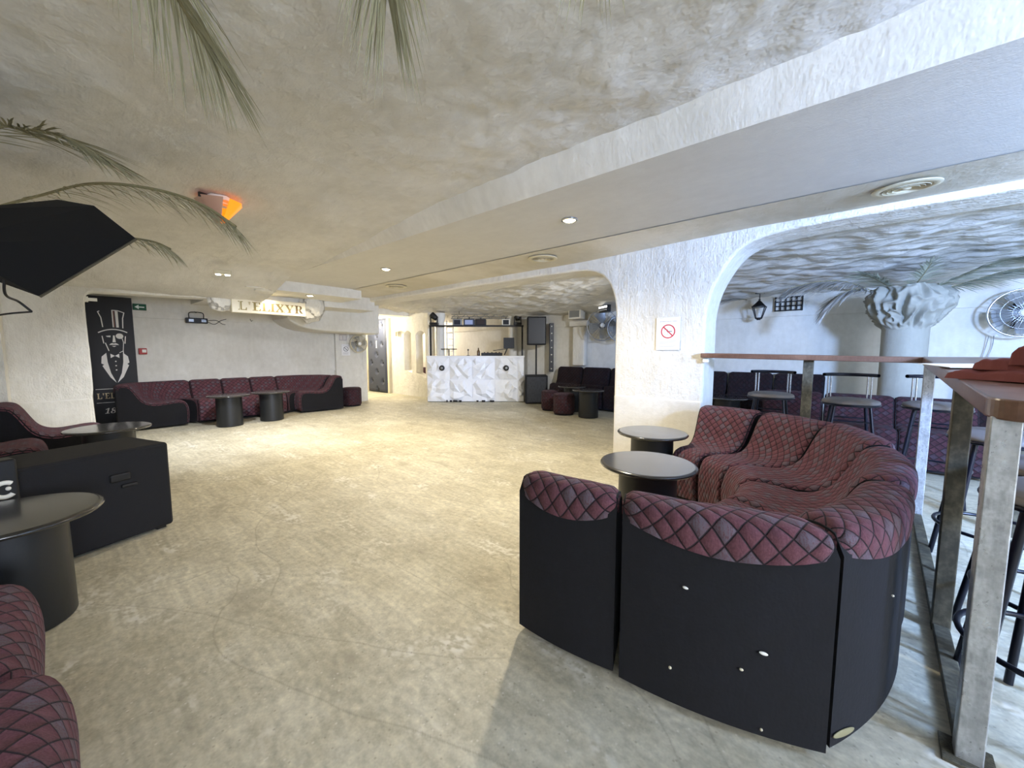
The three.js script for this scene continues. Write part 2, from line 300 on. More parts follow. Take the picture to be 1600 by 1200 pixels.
{ // unseen cold lamp, out of view, placed to light the alcove and beam face
  const p = V(1.5, 1.85, -2.5), q = V(7.0, 1.5, -2.0), t = thing('unseen_flood_lamp', 'unseen cold white lamp behind the viewer, lighting the right side', 'flood lamp', [1.5, 0, -2.5], 0);
  const head = new THREE.Group(); 
  const hg = bx(.62, .46, .06, 0, 0, -.05, .01), m4 = new THREE.Matrix4().lookAt(q.clone(), p.clone(), X(0, 1, 0)); hg.applyMatrix4(m4); hg.translate(0, 1.85, 0); obj('lamp_head', hg, M.black, t);
  const fg = bx(.56, .4, .006, 0, 0, -.012); fg.applyMatrix4(m4); fg.translate(0, 1.85, 0); obj('lamp_face', fg, M.glow(0xdfe8ff, 3), t);
  obj('pole', rod(X(0, .1, 0), X(0, 1.7, 0), .018), M.black, t);
  for (let k = 0; k < 3; k++) obj('leg', rod(X(0, .7, 0), X(.42 * Math.cos(k * 2.09), .012, .42 * Math.sin(k * 2.09)), .012), M.black, t);
  areaLight(p, q, .56, .4, COOL, UNSEEN_FLOOD_POWER);
}
{ // unseen glowing window behind the viewer, placed to light the room softly
  const w = struct('unseen_window_1', [room(-1.25, 1.45, .85, .93, -5, -4.93), room(-1.25, 1.45, 2.17, 2.25, -5, -4.93), room(-1.25, -1.17, .93, 2.17, -5, -4.93), room(1.37, 1.45, .93, 2.17, -5, -4.93), room(.06, .14, .93, 2.17, -5, -4.94)], M.paper);
  struct('unseen_pane', [room(-1.17, 1.37, .93, 2.17, -5, -4.96)], M.glow(0xe6eeff, 2), w);
  areaLight(V(.1, 1.55, -4.92), V(.9, 1.5, 0), 2.5, 1.2, 0xe2ebff, UNSEEN_WINDOW_POWER);
}
{ const t = thing('unseen_passage_lamp', 'unseen white ceiling lamp lighting the passage by the padded door', 'ceiling light', [5.45, 2.03, 10.2]);  // out of view, placed to light the passage and padded door
  obj('lamp', lathe([[0, -.05], [.09, -.04], [.12, 0], [0, 0]], 24), M.glow(0xffffff, 3), t); pointLight(V(5.45, 1.9, 9.9), 0xfff2d8, 3.4, .1); }

{ const t = thing('unseen_back_room_lamp', 'unseen warm ceiling lamp lighting the room behind the wall openings', 'ceiling light', [6.8, 2.07, 9.3]);  // unseen lamp, placed to brighten the space behind the openings
  obj('lamp', lathe([[0, -.05], [.09, -.04], [.12, 0], [0, 0]], 24), M.glow(0xfff0d0, 2), t); pointLight(V(6.8, 1.95, 9.3), 0xfff0dc, 2.2, .1); }
{ // unseen spot hidden by the pillar, placed to light the booth front
  const t = thing('unseen_booth_spot', 'unseen cool white spot behind the pillar, lighting the booth', 'stage light', [4.98, 1.95, 1.7], 0);
  const d = V(6.3, .9, 6.4).sub(V(4.98, 1.95, 1.7)).normalize(), q = new THREE.Quaternion().setFromUnitVectors(X(0, 1, 0), d);
  obj('housing', lathe([[0, -.2], [.07, -.19], [.085, -.02], [.075, -.02], [.07, -.05], [0, -.05]], 24).applyQuaternion(q), M.black, t);
  obj('lens', lathe([[0, -.03], [.07, -.035], [.07, -.04], [0, -.045]], 24).applyQuaternion(q), M.glow(0xf2f5ff, 4), t);
  obj('bracket', rod(X(-.42, .1, .0), X(0, 0, .1), .012), M.black, t);
  spotLight(V(4.98, 1.95, 1.7), V(6.3, .9, 6.4), WHITE, UNSEEN_SPOT_POWER, .55, .06, .8);
}
// ------------------------------------------------------------------ sofas
const PROFILE = [[0, .6], [0, .65], [.018, .682], [.06, .695], [.13, .692], [.19, .672], [.245, .61], [.295, .53], [.35, .455], [.42, .412], [.52, .393], [.66, .4], [.8, .412], [.9, .405], [.955, .375], [.985, .32], [1, .22], [.985, .05]];
const profCurve = new THREE.CatmullRomCurve3(PROFILE.map(p => X(p[0], p[1], 0)), false, 'centripetal');
const profPts = profCurve.getPoints(56);
function bez(p, c, q, t) { const s = 1 - t; return [s * s * p[0] + 2 * s * t * c[0] + t * t * q[0], s * s * p[1] + 2 * s * t * c[1] + t * t * q[1]]; }
// a seat module swept between a back line P and a front line Q (plan points b, a)
function sofaParts(t, P, Q, o = {}) {
  const nt = o.n ?? 14, cx = t.position.x, cz = t.position.z, hs = o.h ?? 1, gap = .012, jit = o.jit ?? 0;
  const Pm = P.length === 3 ? P : [P[0], [(P[0][0] + P[1][0]) / 2, (P[0][1] + P[1][1]) / 2], P[1]], Qm = Q.length === 3 ? Q : [Q[0], [(Q[0][0] + Q[1][0]) / 2, (Q[0][1] + Q[1][1]) / 2], Q[1]];
  const at = (d, h, s) => { const p = bez(...Pm, s), q = bez(...Qm, s); return [lerp(p[0], q[0], d) - cx, h * hs, -lerp(p[1], q[1], d) - cz]; };
  const len = (A, B) => Math.hypot(A[0] - B[0], A[1] - B[1]), w = (len(Pm[0], Pm[1]) + len(Pm[1], Pm[2])) * .92, dep = len(bez(...Pm, .5), bez(...Qm, .5));
  // arc lengths along the profile
  const arc = [0]; for (let i = 1; i < profPts.length; i++) arc.push(arc[i - 1] + Math.hypot((profPts[i].x - profPts[i - 1].x) * dep, profPts[i].y - profPts[i - 1].y));
  const np = profPts.length - 1, e = .05 / w;
  const ts = [0, e * .25, e * .6, e]; for (let i = 1; i < nt; i++) ts.push(lerp(e, 1 - e, i / nt)); ts.push(1 - e, 1 - e * .6, 1 - e * .25, 1);
  const inset = [.034, .016, .004, 0]; const ins = i => i < 4 ? inset[i] : i > ts.length - 5 ? inset[ts.length - 1 - i] : 0;
  const nrm = profPts.map((p, i) => { const a = profPts[Math.max(0, i - 1)], b = profPts[Math.min(np, i + 1)], dx = (b.x - a.x) * dep, dy = b.y - a.y, l = Math.hypot(dx, dy); return [-dy / l, dx / l]; });
  const g = grid(ts.length - 1, np, (u, v) => {
    const i = Math.round(u * (ts.length - 1)), j = Math.round(v * np), s = ts[i], p = profPts[j], k = ins(i), wv = jit * .006 * fbm(s * 3 + cx, arc[j] * 5, cz, 3);
    const low = p.x < .012 ? (.02 - .055 * Math.sin(Math.PI * s)) * smooth(.68, .6, p.y) : 0; // the cover hangs lower mid-back
    const q = at(p.x + (nrm[j][0] * (wv - k)) / dep - (low < 0 ? .004 : 0), p.y + low + nrm[j][1] * (wv - k), s); return [...q, s * w, arc[j]];
  });
  const under = grid(2, np, (u, v) => { const j = Math.round(v * np), p = profPts[j], s = lerp(.0, 1, u); const q = at(p.x - nrm[j][0] * .035 / dep, p.y - nrm[j][1] * .035, s); return [...q, s, arc[j]]; });
  obj('upholstery', g, o.mat ?? M.quilt, t);
  // shell: closed solid 2 cm below the padding, flush back, on a low plinth
  const out = [[0.004, .03], [0.004, .62]]; for (let j = 8; j <= np; j += 2) out.push([clamp(profPts[j].x - nrm[j][0] * .018 / dep, .004, .99), profPts[j].y - nrm[j][1] * .018]); out.push([.96, .03]);
  const g0 = .005 / w, body = [], cap = s => { const shp = out.map(p => new THREE.Vector2(p[0], p[1])), tri = THREE.ShapeUtils.triangulateShape(shp, []); const pos = []; for (const f of tri) for (const k of f) pos.push(...at(out[k][0], out[k][1], s)); const q = new THREE.BufferGeometry(); q.setAttribute('position', new THREE.Float32BufferAttribute(pos, 3)); q.computeVertexNormals(); return uvBox(q); };
  const loop = [...out, out[0]];
  const side = toCreasedNormals(grid(nt, loop.length - 1, (u, v) => { const k = Math.round(v * (loop.length - 1)), s = lerp(g0, 1 - g0, u); return [...at(loop[k][0], loop[k][1], s), s * w, loop[k][1] + loop[k][0] * dep]; }), .6);
  obj('shell', [side, cap(g0), cap(1 - g0)], M.shell, t);
  return t;
}
function curvedModule(label, P, Q, o) { // plan points b, a
  const c = [(P[0][0] + P[P.length - 1][0] + Q[0][0] + Q[Q.length - 1][0]) / 4, (P[0][1] + P[P.length - 1][1] + Q[0][1] + Q[Q.length - 1][1]) / 4];
  const t = thing('sofa_module', label, 'sofa', [c[0], 0, c[1]], 0, o?.group ?? 'sofa modules of the round corner group'); sofaParts(t, P, Q, { jit: 1, ...o }); return t;
}
const C0 = [2.55, 1.0], pol = (r, deg) => [C0[0] + r * Math.cos(deg * Math.PI / 180), C0[1] + r * Math.sin(deg * Math.PI / 180)];
function wedge(label, d0, d1, r0, r1, o = {}) { // around C0, radii at both ends
  const q0 = o.q0 ?? .56, q1 = o.q1 ?? .56, m = (d0 + d1) / 2, k = 1 / Math.cos((d1 - d0) / 2 * Math.PI / 180);
  return curvedModule(label, [pol(r0, d0), pol((r0 + r1) / 2 * k, m), pol(r1, d1)], [pol(q0, d0), pol((q0 + q1) / 2 * k, m), pol(q1, d1)], o);
}
wedge('black-backed quilted sofa module at the open near end of the round group', 180.5, 198.5, 1.345, 1.385, { q0: .6, q1: .6 });
const m2 = wedge('broad black-backed quilted sofa module in the middle foreground with white specks on its back', 199, 221.5, 1.4, 1.575, { q0: .6, q1: .62 });
const m3 = wedge('curved black-backed sofa module beside the steel table leg, torn strip at its foot', 222, 248.5, 1.56, 1.34, { q0: .62, q1: .56 });
function scuffs(t, d0, d1, r0, r1, list) { // worn spots where the cloth is torn to the pale board
  const m = (d0 + d1) / 2, k = 1 / Math.cos((d1 - d0) / 2 * Math.PI / 180), P = [pol(r0, d0), pol((r0 + r1) / 2 * k, m), pol(r1, d1)];
  for (const [q, h, w, hh, mat] of list) { const p = bez(...P, q), p2 = bez(...P, q + .01), dx = p2[0] - p[0], da = p2[1] - p[1], g = new THREE.SphereGeometry(1, 14, 8).scale(w, hh, .004); g.rotateZ(-.15); g.rotateY(Math.atan2(da, dx)); const n = Math.hypot(dx, da); g.translate(p[0] - t.position.x - da / n * -.002, h, -p[1] - t.position.z); obj('torn_spot', g, mat, t); }
}
scuffs(m2, 199, 221.5, 1.4, 1.575, [[.35, .445, .009, .004, M.paper], [.71, .3, .012, .005, M.paper], [.62, .23, .006, .004, M.ivory], [.29, .155, .005, .005, M.ivory], [.72, .055, .004, .004, M.ivory]]);
scuffs(m3, 222, 248.5, 1.56, 1.34, [[.09, .062, .055, .012, M.stem], [.46, .415, .004, .004, M.paper]]);
wedge('dented quilted sofa module at the bend, next to the dark table leg', 249.5, 283, 1.31, 1.29, { h: 1.0, jit: 2.5 });
wedge('quilted corner sofa module right of the broad reclined one, under the pale steel post', 284, 311.5, 1.31, 1.4, { h: 1.02, jit: 1.5 });
wedge('quilted burgundy sofa module left of the corner, right of the dark vertical gap', 312.5, 335.5, 1.42, 1.43);
wedge('quilted burgundy sofa module next to the white pillar, left of the dark vertical gap', 337, 358, 1.42, 1.4);
// straight modules: built along x, back at z = 0, front at z = depth
function straightModule(label, w, dep, group, mat) { const t = thing('sofa_module', label, 'sofa', [0, 0, 0], 0, group); sofaParts(t, [[-w / 2, 0], [w / 2, 0]], [[-w / 2, -dep], [w / 2, -dep]], { n: 8, mat }); return t; }
const F_A = 0, F_B = Math.PI / 2, F_MB = -Math.PI / 2; // facing -a, +b, -b
const sm = straightModule('second quilted module from the left in the long sofa on the back wall', .44, .72, 'modules of the long back-wall sofa');
sm.position.copy(V(1.66, 0, 8.66));
dup(sm, [2.105, 0, 8.66], F_A, 'third quilted module from the left in the long back-wall sofa, behind a round table');
dup(sm, [2.55, 0, 8.66], F_A, 'fourth quilted module from the left in the long back-wall sofa, behind a round table');
curvedModule('left corner module of the long back-wall sofa, beside the black banner', [[.52, 8.24], [.52, 8.66], [1.435, 8.66]], [[1.3, 8.24], [1.4, 8.16], [1.43, 7.95]], { group: 'modules of the long back-wall sofa' });
curvedModule('right corner module of the long back-wall sofa, under the bulkhead', [[2.775, 8.66], [3.66, 8.66], [3.72, 8.1]], [[2.78, 7.95], [2.84, 8.08], [2.93, 8.12]], { group: 'modules of the long back-wall sofa' });
const em = straightModule('left end module of the long sofa, black side panel in front of the banner', .3, .82, 'modules of the long back-wall sofa');
em.position.copy(V(.5, 0, 8.08)); em.rotation.y = F_B;
dup(em, [3.76, 0, 7.9], F_MB - .12, 'right end module of the long sofa, its dark side towards the dance floor', 'modules of the long back-wall sofa').scale.x = 1.3;
const lm = straightModule('quilted sofa module by the cave wall at the left, black side towards the camera', .62, .74, 'sofa modules along the left wall');
lm.position.copy(V(-.44, 0, 6.0)); lm.rotation.y = F_B;
dup(lm, [-.85, 0, 5.3], F_B, 'quilted sofa module in deep shade behind the black bass speaker');
dup(lm, [-.82, 0, 1.86], F_B, 'quilted burgundy seat at the left edge, just in front of the round table').scale.set(1, 1, .98);
dup(lm, [-.77, 0, 1.21], F_B, 'quilted burgundy seat in the bottom left corner of the picture');
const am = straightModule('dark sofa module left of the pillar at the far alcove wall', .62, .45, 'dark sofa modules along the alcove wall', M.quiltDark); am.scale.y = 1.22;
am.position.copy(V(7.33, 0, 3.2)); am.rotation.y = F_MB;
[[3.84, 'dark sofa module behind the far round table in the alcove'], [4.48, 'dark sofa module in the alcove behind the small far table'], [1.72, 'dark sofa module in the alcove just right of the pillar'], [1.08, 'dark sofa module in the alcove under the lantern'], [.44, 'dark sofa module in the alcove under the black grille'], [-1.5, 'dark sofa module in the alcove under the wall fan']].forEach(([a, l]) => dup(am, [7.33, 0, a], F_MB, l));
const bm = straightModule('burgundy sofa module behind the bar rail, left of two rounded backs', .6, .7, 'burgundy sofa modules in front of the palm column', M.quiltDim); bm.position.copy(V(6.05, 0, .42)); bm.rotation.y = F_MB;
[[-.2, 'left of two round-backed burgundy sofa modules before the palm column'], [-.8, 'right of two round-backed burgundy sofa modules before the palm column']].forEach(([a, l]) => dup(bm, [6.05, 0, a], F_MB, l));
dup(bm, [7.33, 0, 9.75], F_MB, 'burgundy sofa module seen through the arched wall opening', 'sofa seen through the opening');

// ------------------------------------------------------------------ round tables and poufs
function roundTable(label, p) {
  const t = thing('round_table', label, 'table', p, 0, 'round black disco tables');
  obj('tabletop', lathe([[0, .474], [.27, .474], [.286, .478], [.292, .487], [.286, .496], [.27, .5], [0, .5]], 56), M.tableTop, t);
  obj('drum_base', lathe([[0, .004], [.172, .004], [.176, .012], [.174, .46], [.168, .475], [0, .475]], 48), M.tableDrum, t);
  return t;
}
const rt = roundTable('round black table closest to the white pillar', [3.3, 0, 1.2]);
[['round black table inside the sofa curve, nearer of the two by the pillar', 2.36, .88], ['round black table at the left edge, in front of the black bass speaker', -.19, 2.67], ['round black table against the black banner, behind the bass speaker', .26, 5.1], ['left one of the two round tables before the long back-wall sofa', 1.72, 7.4], ['right one of the two round tables before the long back-wall sofa', 2.34, 7.46], ['round table with drum base between poufs in the far alcove', 6.14, 3.4], ['small far table in the alcove, half behind the quilted pouf', 6.58, 4.0], ['round table in the alcove just right of the pillar', 6.5, 1.25]]
  .forEach(([l, b, a]) => dup(rt, [b, 0, a], 0, l));
function pouf(label, p) {
  const t = thing('pouf', label, 'pouf', p, 0, 'round quilted poufs');
  const g = lathe([[0, .03], [.19, .03], [.2, .05], [.2, .36], [.192, .385], [.17, .4], [0, .405]], 40), q = g.attributes.position, uv = g.attributes.uv;
  for (let i = 0; i < q.count; i++) { const x = q.getX(i), y = q.getY(i), z = q.getZ(i), r = Math.hypot(x, z); if (r < .195 && y > .38) uv.setXY(i, x, z); else uv.setXY(i, uv.getX(i) * 1.26, y); }
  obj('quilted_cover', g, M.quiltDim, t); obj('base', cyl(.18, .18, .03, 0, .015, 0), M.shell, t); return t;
}
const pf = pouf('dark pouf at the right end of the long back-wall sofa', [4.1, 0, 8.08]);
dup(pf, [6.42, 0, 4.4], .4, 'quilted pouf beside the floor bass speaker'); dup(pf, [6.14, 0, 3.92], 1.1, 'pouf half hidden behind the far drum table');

// ------------------------------------------------------------------ speakers
const EB = -18 * Math.PI / 180;
{ const t = thing('bass_speaker', 'big black floor bass speaker at the left, behind the round table', 'speaker', [.03, 0, 3.54], .32);
  obj('cabinet', bx(.72, .57, .46, 0, .3, 0, .02), M.blackMatt, t);
  obj('grille', bx(.69, .54, .008, 0, .3, .231, .004), M.blackMatt, t);
  for (const x of [-.3, .3]) for (const z of [-.18, .18]) obj('foot', bx(.05, .02, .05, x, .01, z), M.black, t);
  obj('handle', [bx(.1, .05, .02, .1, .42, .238, .01), bx(.08, .022, .02, .14, .36, .238, .008)], M.black, t); }
{ const t = thing('equipment_case', 'black case with a pale crescent emblem at the left edge', 'case', [-.345, 0, 3.1], .32);
  obj('case_body', bx(.36, .655, .09, 0, .33, -.03, .012), M.black, t);
  const e = new THREE.TorusGeometry(.036, .011, 8, 28, 4.6); e.rotateZ(.9); e.translate(.13, .51, .018); obj('emblem', [e, T(new THREE.SphereGeometry(.01, 10, 8), .142, .514, .018)], M.paper, t); }
{ // hung speaker: chamfered cabinet tilted over the floor
  const o = V(0, 1.9, 3.2), pts = [V(.32, 1.81, 2.97), V(-.04, 1.48, 3.19), V(.19, 2.03, 3.31), V(.06, 2.1, 3.61), V(-.14, 1.63, 3.33), V(-.36, 1.74, 3.5), V(-.3, 1.98, 3.75), V(.0, 1.83, 3.8), V(-.25, 1.62, 3.7), V(.0, 1.62, 3.55)].map(p => p.sub(o));
  const t = thing('hanging_speaker', 'black loudspeaker hanging from the cave ceiling at the upper left', 'speaker', [0, 1.9, 3.2]);
  obj('cabinet', uvBox(new ConvexGeometry(pts)), M.deepBlack, t);
  obj('edge_trim', rod(pts[0], pts[1], .006), M.rust, t);
  obj('bracket', [rod(X(-.3, .05, -.5), X(-.42, .42, -.6), .014), rod(X(-.3, -.02, -.5), X(-.42, .42, -.6), .01)], M.black, t);
  const cb = tag(obj('power_cable', [tube([V(-.15, 1.62, 3.35), V(-.16, 1.5, 3.4), V(-.12, 1.47, 3.5), V(-.08, 1.42, 3.5)], .006), tube([V(-.08, 1.42, 3.5), V(-.16, 1.4, 3.45), V(-.24, 1.37, 3.4)], .005)], M.black), 'loose black cable below the hanging loudspeaker', 'cable');
}

// ------------------------------------------------------------------ bar rail and high table
{ const t = thing('bar_rail', 'long narrow wooden bar shelf running from the pillar to the high table', 'bar shelf', [4.12, 0, .26]);
  const g = bx(.2, .045, 1.52, 0, 1.143, 0, .008); { const q = g.attributes.position; for (let i = 0; i < q.count; i++) q.setY(i, q.getY(i) - .012 * (q.getZ(i) / .76)); } uvBox(g); obj('shelf', g, M.wood, t);
  obj('post', [uvBox(bx(.07, 1.12, .07, 0, .56, .07, .004))], M.rust, t);
  obj('wall_bracket', bx(.05, .035, .05, -.05, 1.105, -.72, .004), M.paper, t); }
{ const t = thing('high_table', 'high wooden bar table on square metal legs at the right edge', 'table', [2.8, 0, -.5], -.06);
  // top: rounded near end, dips slightly towards the camera
  const s = new THREE.Shape(); s.moveTo(-1.12, .105); s.quadraticCurveTo(-1.21, .105, -1.21, .01); s.lineTo(-1.21, -.4); s.lineTo(1.21, -.4); s.lineTo(1.21, .105); s.closePath();
  const g = new THREE.ExtrudeGeometry(s, { depth: .046, bevelEnabled: true, bevelSize: .006, bevelThickness: .006, bevelSegments: 2, curveSegments: 12 }); g.rotateX(-Math.PI / 2);
  const q = g.attributes.position; for (let i = 0; i < q.count; i++) { const x = q.getX(i); q.setY(i, q.getY(i) + lerp(1.02, 1.105, (x + 1.21) / 2.42)); }
  g.computeVertexNormals(); uvBox(g); obj('tabletop', g, M.wood, t);
  const leg = (x, z, h, m) => obj('leg', uvBox(bx(.056, h, .056, x, h / 2, z, .004)), m, t);
  leg(-1.15, -.076, 1.022, M.steel); leg(-.42, -.076, 1.045, M.rust); leg(1.14, -.076, 1.1, M.steel); leg(-1.15, .34, 1.022, M.steel); leg(1.14, .34, 1.1, M.rust);
  obj('floor_bar', uvBox(bx(.67, .03, .05, -.785, .02, -.076, .004)), M.rust, t); obj('floor_bar', uvBox(bx(1.5, .03, .05, .36, .02, -.076, .004)), M.rust, t);
  obj('foot_plate', bx(.11, .012, .11, -1.15, .006, -.076, .003), M.rust, t); }
{ // folded red cloth and a sheet of paper lying on the table
  const layer = (h0, h1, sx, sz, ph) => grid(64, 40, (u, v) => { // folded layer: rounded edges, ridged creases, hollow below
    const x = u * 2 - 1, z = v * 2 - 1, ex = 1 + .16 * fbm(z * 1.6 + ph, ph, 1.1, 3), ez = 1 + .2 * fbm(x * 2.2 + ph, 3.3, ph, 3), e = Math.max(Math.abs(x), Math.abs(z)), rim = Math.pow(clamp(1 - Math.pow(Math.min(1, e), 14)), .5);
    const cr = Math.abs(fbm(x * 1.1 + .5 * z + ph, z * 2.6, ph, 3)), h = h0 + (h1 - h0) * rim * (.72 + .3 * fbm(x * 1.4 + ph, z * 1.2, 2.2, 2)) - .03 * cr * rim + .014 * fbm(x * 5, z * 4 + ph, 4.4, 2) * rim;
    return [x * sx * ex, Math.max(.003, h), z * sz * ez, u, v]; });
  const g = [layer(.003, .06, .27, .14, 1.3), layer(.04, .1, .24, .12, 5.1).translate(-.03, 0, .015), layer(.06, .15, .17, .09, 8.7).translate(-.07, 0, -.02)];
  const t = thing('cloth', 'crumpled red cloth folded on the high wooden table', 'cloth', [2.14, 1.091, -.6], .75);
  obj('fabric', g, std({ color: 0x7a3f3a, roughness: .9, bumpMap: tFineB, bumpScale: .001 }), t);
  tag(obj('paper_sheet', (() => { const p = bx(.3, .003, .21, 0, 0, 0); p.rotateY(.25); p.rotateZ(.029); p.translate(2.9, 1.127, .47); return p; })(), M.paper), 'white sheet of paper lying beside the red cloth', 'paper'); }

// ------------------------------------------------------------------ bar stools
function stool(label, p, turn) {
  const t = thing('bar_stool', label, 'stool', p, turn, 'black bar stools');
  obj('seat', lathe([[0, .735], [.165, .735], [.19, .742], [.197, .755], [.19, .772], [.15, .785], [0, .79]], 40), M.seat, t);
  obj('seat_rim', flatRing(.192, .009, .738), M.navy, t);
  for (const [x, z] of [[1, 1], [1, -1], [-1, 1], [-1, -1]]) obj('leg', rod(X(.115 * x, .735, .115 * z), X(.19 * x, .006, .19 * z), .012, 10), M.navy, t);
  obj('foot_ring', flatRing(.215, .009, .27), M.navy, t);
  for (const z of [-.13, .13]) obj('stretcher', rod(X(-.13, .6, z), X(.13, .6, z), .006), M.navy, t);
  const rail = []; for (let i = 0; i <= 12; i++) { const q = lerp(-1.02, 1.02, i / 12); rail.push(X(.215 * Math.sin(q), .985, -.215 * Math.cos(q) + .03)); }
  obj('back_rail', tube(rail, .015, 30, 10), M.navy, t);
  for (const s of [-1, 1]) obj('back_post', [rod(X(.125 * s, .74, -.14), X(.125 * s, .985, -.145), .0065), rod(X(.148 * s, .74, -.125), X(.148 * s, .985, -.125), .0065)], M.chrome, t);
  return t;
}
const st = stool('bar stool behind the rail, nearest the pillar', [4.6, 0, .5], F_MB);
// backs point away from the rail (towards +b)
st.rotation.y = -Math.PI / 2;
dup(st, [4.45, 0, -.1], -Math.PI / 2 + .1, 'bar stool behind the rail, between the dark post and the pale steel post');
dup(st, [4.52, 0, -.62], -Math.PI / 2 - .15, 'bar stool behind the corner where rail and high table meet');
dup(st, [3.1, 0, -.67], Math.PI, 'bar stool tucked under the far half of the high table');
dup(st, [2.36, 0, -.68], Math.PI + .2, 'middle bar stool under the high table, between the two front legs');
dup(st, [1.92, 0, -.575], Math.PI - .1, 'closest bar stool at the right edge, foot ring showing');

// ------------------------------------------------------------------ DJ booth (local x along the front, z towards the dance floor)
const BO = [5.55, 0, 7.31], BT = -49.7 * Math.PI / 180, BW = 2.26, BH = 1.08;
const eb = [.647, -.762], nb = [-.762, -.647];
const boothP = (x, h, z) => [BO[0] + eb[0] * x + nb[0] * z, h, BO[2] + eb[1] * x + nb[1] * z];
function facet(w, h, nx, ny, s) {
  const P = []; let sd = s * 97 + 3; const r = () => { sd = (sd * 16807) % 2147483647; return sd / 2147483647; };
  for (let j = 0; j <= ny; j++) for (let i = 0; i <= nx; i++) { const ed = i === 0 || j === 0 || i === nx || j === ny; P.push(X((i / nx + (i > 0 && i < nx ? (r() - .5) * .7 / nx : 0)) * w, (j / ny + (j > 0 && j < ny ? (r() - .5) * .7 / ny : 0)) * h, ed ? .002 + .012 * r() : (r() < .5 ? .004 : .07) + r() * .035)); }
  const pos = [], tri = (a, b, c) => pos.push(...P[a].toArray(), ...P[b].toArray(), ...P[c].toArray());
  for (let j = 0; j < ny; j++) for (let i = 0; i < nx; i++) { const k = j * (nx + 1) + i; if (r() < .5) { tri(k, k + 1, k + nx + 2); tri(k, k + nx + 2, k + nx + 1); } else { tri(k, k + 1, k + nx + 1); tri(k + 1, k + nx + 2, k + nx + 1); } }
  const g = new THREE.BufferGeometry(); g.setAttribute('position', new THREE.Float32BufferAttribute(pos, 3)); g.computeVertexNormals(); return uvBox(g);
}
{ const t = thing('dj_booth', 'white DJ booth faced with sharply faceted panels', 'booth', BO, BT);
  obj('body', bx(BW, BH - .03, .4, BW / 2, (BH - .03) / 2 + .01, -.21), M.booth, t);
  obj('top_ledge', bx(BW + .02, .03, .46, BW / 2, BH - .015, -.2, .006), M.booth, t);
  const cw = .53;
  for (let c = 0; c < 5; c++) for (let r = 0; r < 2; r++) { const w = c < 4 ? cw - .014 : BW - 4 * cw - .004; const g = facet(w, .508, c < 4 ? 5 : 2, 5, c * 2 + r + 1); g.translate(c * cw + .004, .015 + r * .522, -.008); obj('facet_panel', g, M.booth, t); }
  obj('bezel', [bx(BW, .015, .05, BW / 2, 1.047, .012)], M.booth, t);
  for (const x of [.36, 1.85]) { const d = lathe([[0, .03], [.05, .03], [.062, .02], [.065, 0], [0, 0]], 28); d.rotateX(Math.PI / 2); d.translate(x, .8, .06); const l = obj('round_lamp', d, M.black, t); const h = lathe([[0, .036], [.025, .036], [.03, .03], [0, .03]], 20); h.rotateX(Math.PI / 2); h.translate(x, .8, .06); obj('hub', h, M.galv, l); }
  for (const [x, z, w] of [[.2, -.62, .11], [2.0, -.57, .105]]) struct('column_' + (x < 1 ? 1 : 2), uvBox(T(lathe([[w, 0], [w, 1.9], [w * 1.25, 2.0], [w * 1.25, 2.12]], 28), ...boothP(x, 0, z).map((q, i) => i === 2 ? -q : q))), M.white);
  for (const [x, w] of [[.47, .03], [.56, .05], [.66, .1], [.78, .06], [1.18, .05], [1.32, .08], [1.52, .1]]) obj('broken_edge', bx(w, .035 + .02 * rnd(), .01, x, .03, .075, .003), M.blackMatt, t);
}
{ const t = thing('booth_frame', 'black square-tube frame standing over the DJ booth', 'frame', boothP(0, 0, -.12), BT), r = .04;
  for (const x of [.03, BW - .03]) obj('post', bx(r, 1.79 - BH, r, x, (1.79 + BH) / 2, -.2), M.black, t); obj('crossbar', bx(BW, r, r, BW / 2, 1.79, -.2), M.black, t); }
function movingHead(label, p, tilt) {
  const t = thing('moving_head_light', label, 'stage light', p, BT);
  obj('base', bx(.22, .07, .2, 0, .035, 0, .015), M.black, t);
  obj('yoke', [bx(.025, .16, .09, -.09, .15, 0, .008), bx(.025, .16, .09, .09, .15, 0, .008)], M.black, t);
  const h = lathe([[0, -.1], [.06, -.1], [.075, -.04], [.085, .08], [.07, .1], [0, .1]], 24); h.rotateZ(tilt); h.translate(0, .23, 0); obj('head', h, M.black, t); t.scale.setScalar(.88);
  return t;
}
movingHead('black moving head light on the left corner of the booth frame', boothP(.12, 1.81, -.32), .9); movingHead('dark blue moving head light on the right corner of the booth frame', boothP(BW - .14, 1.81, -.32), .1);
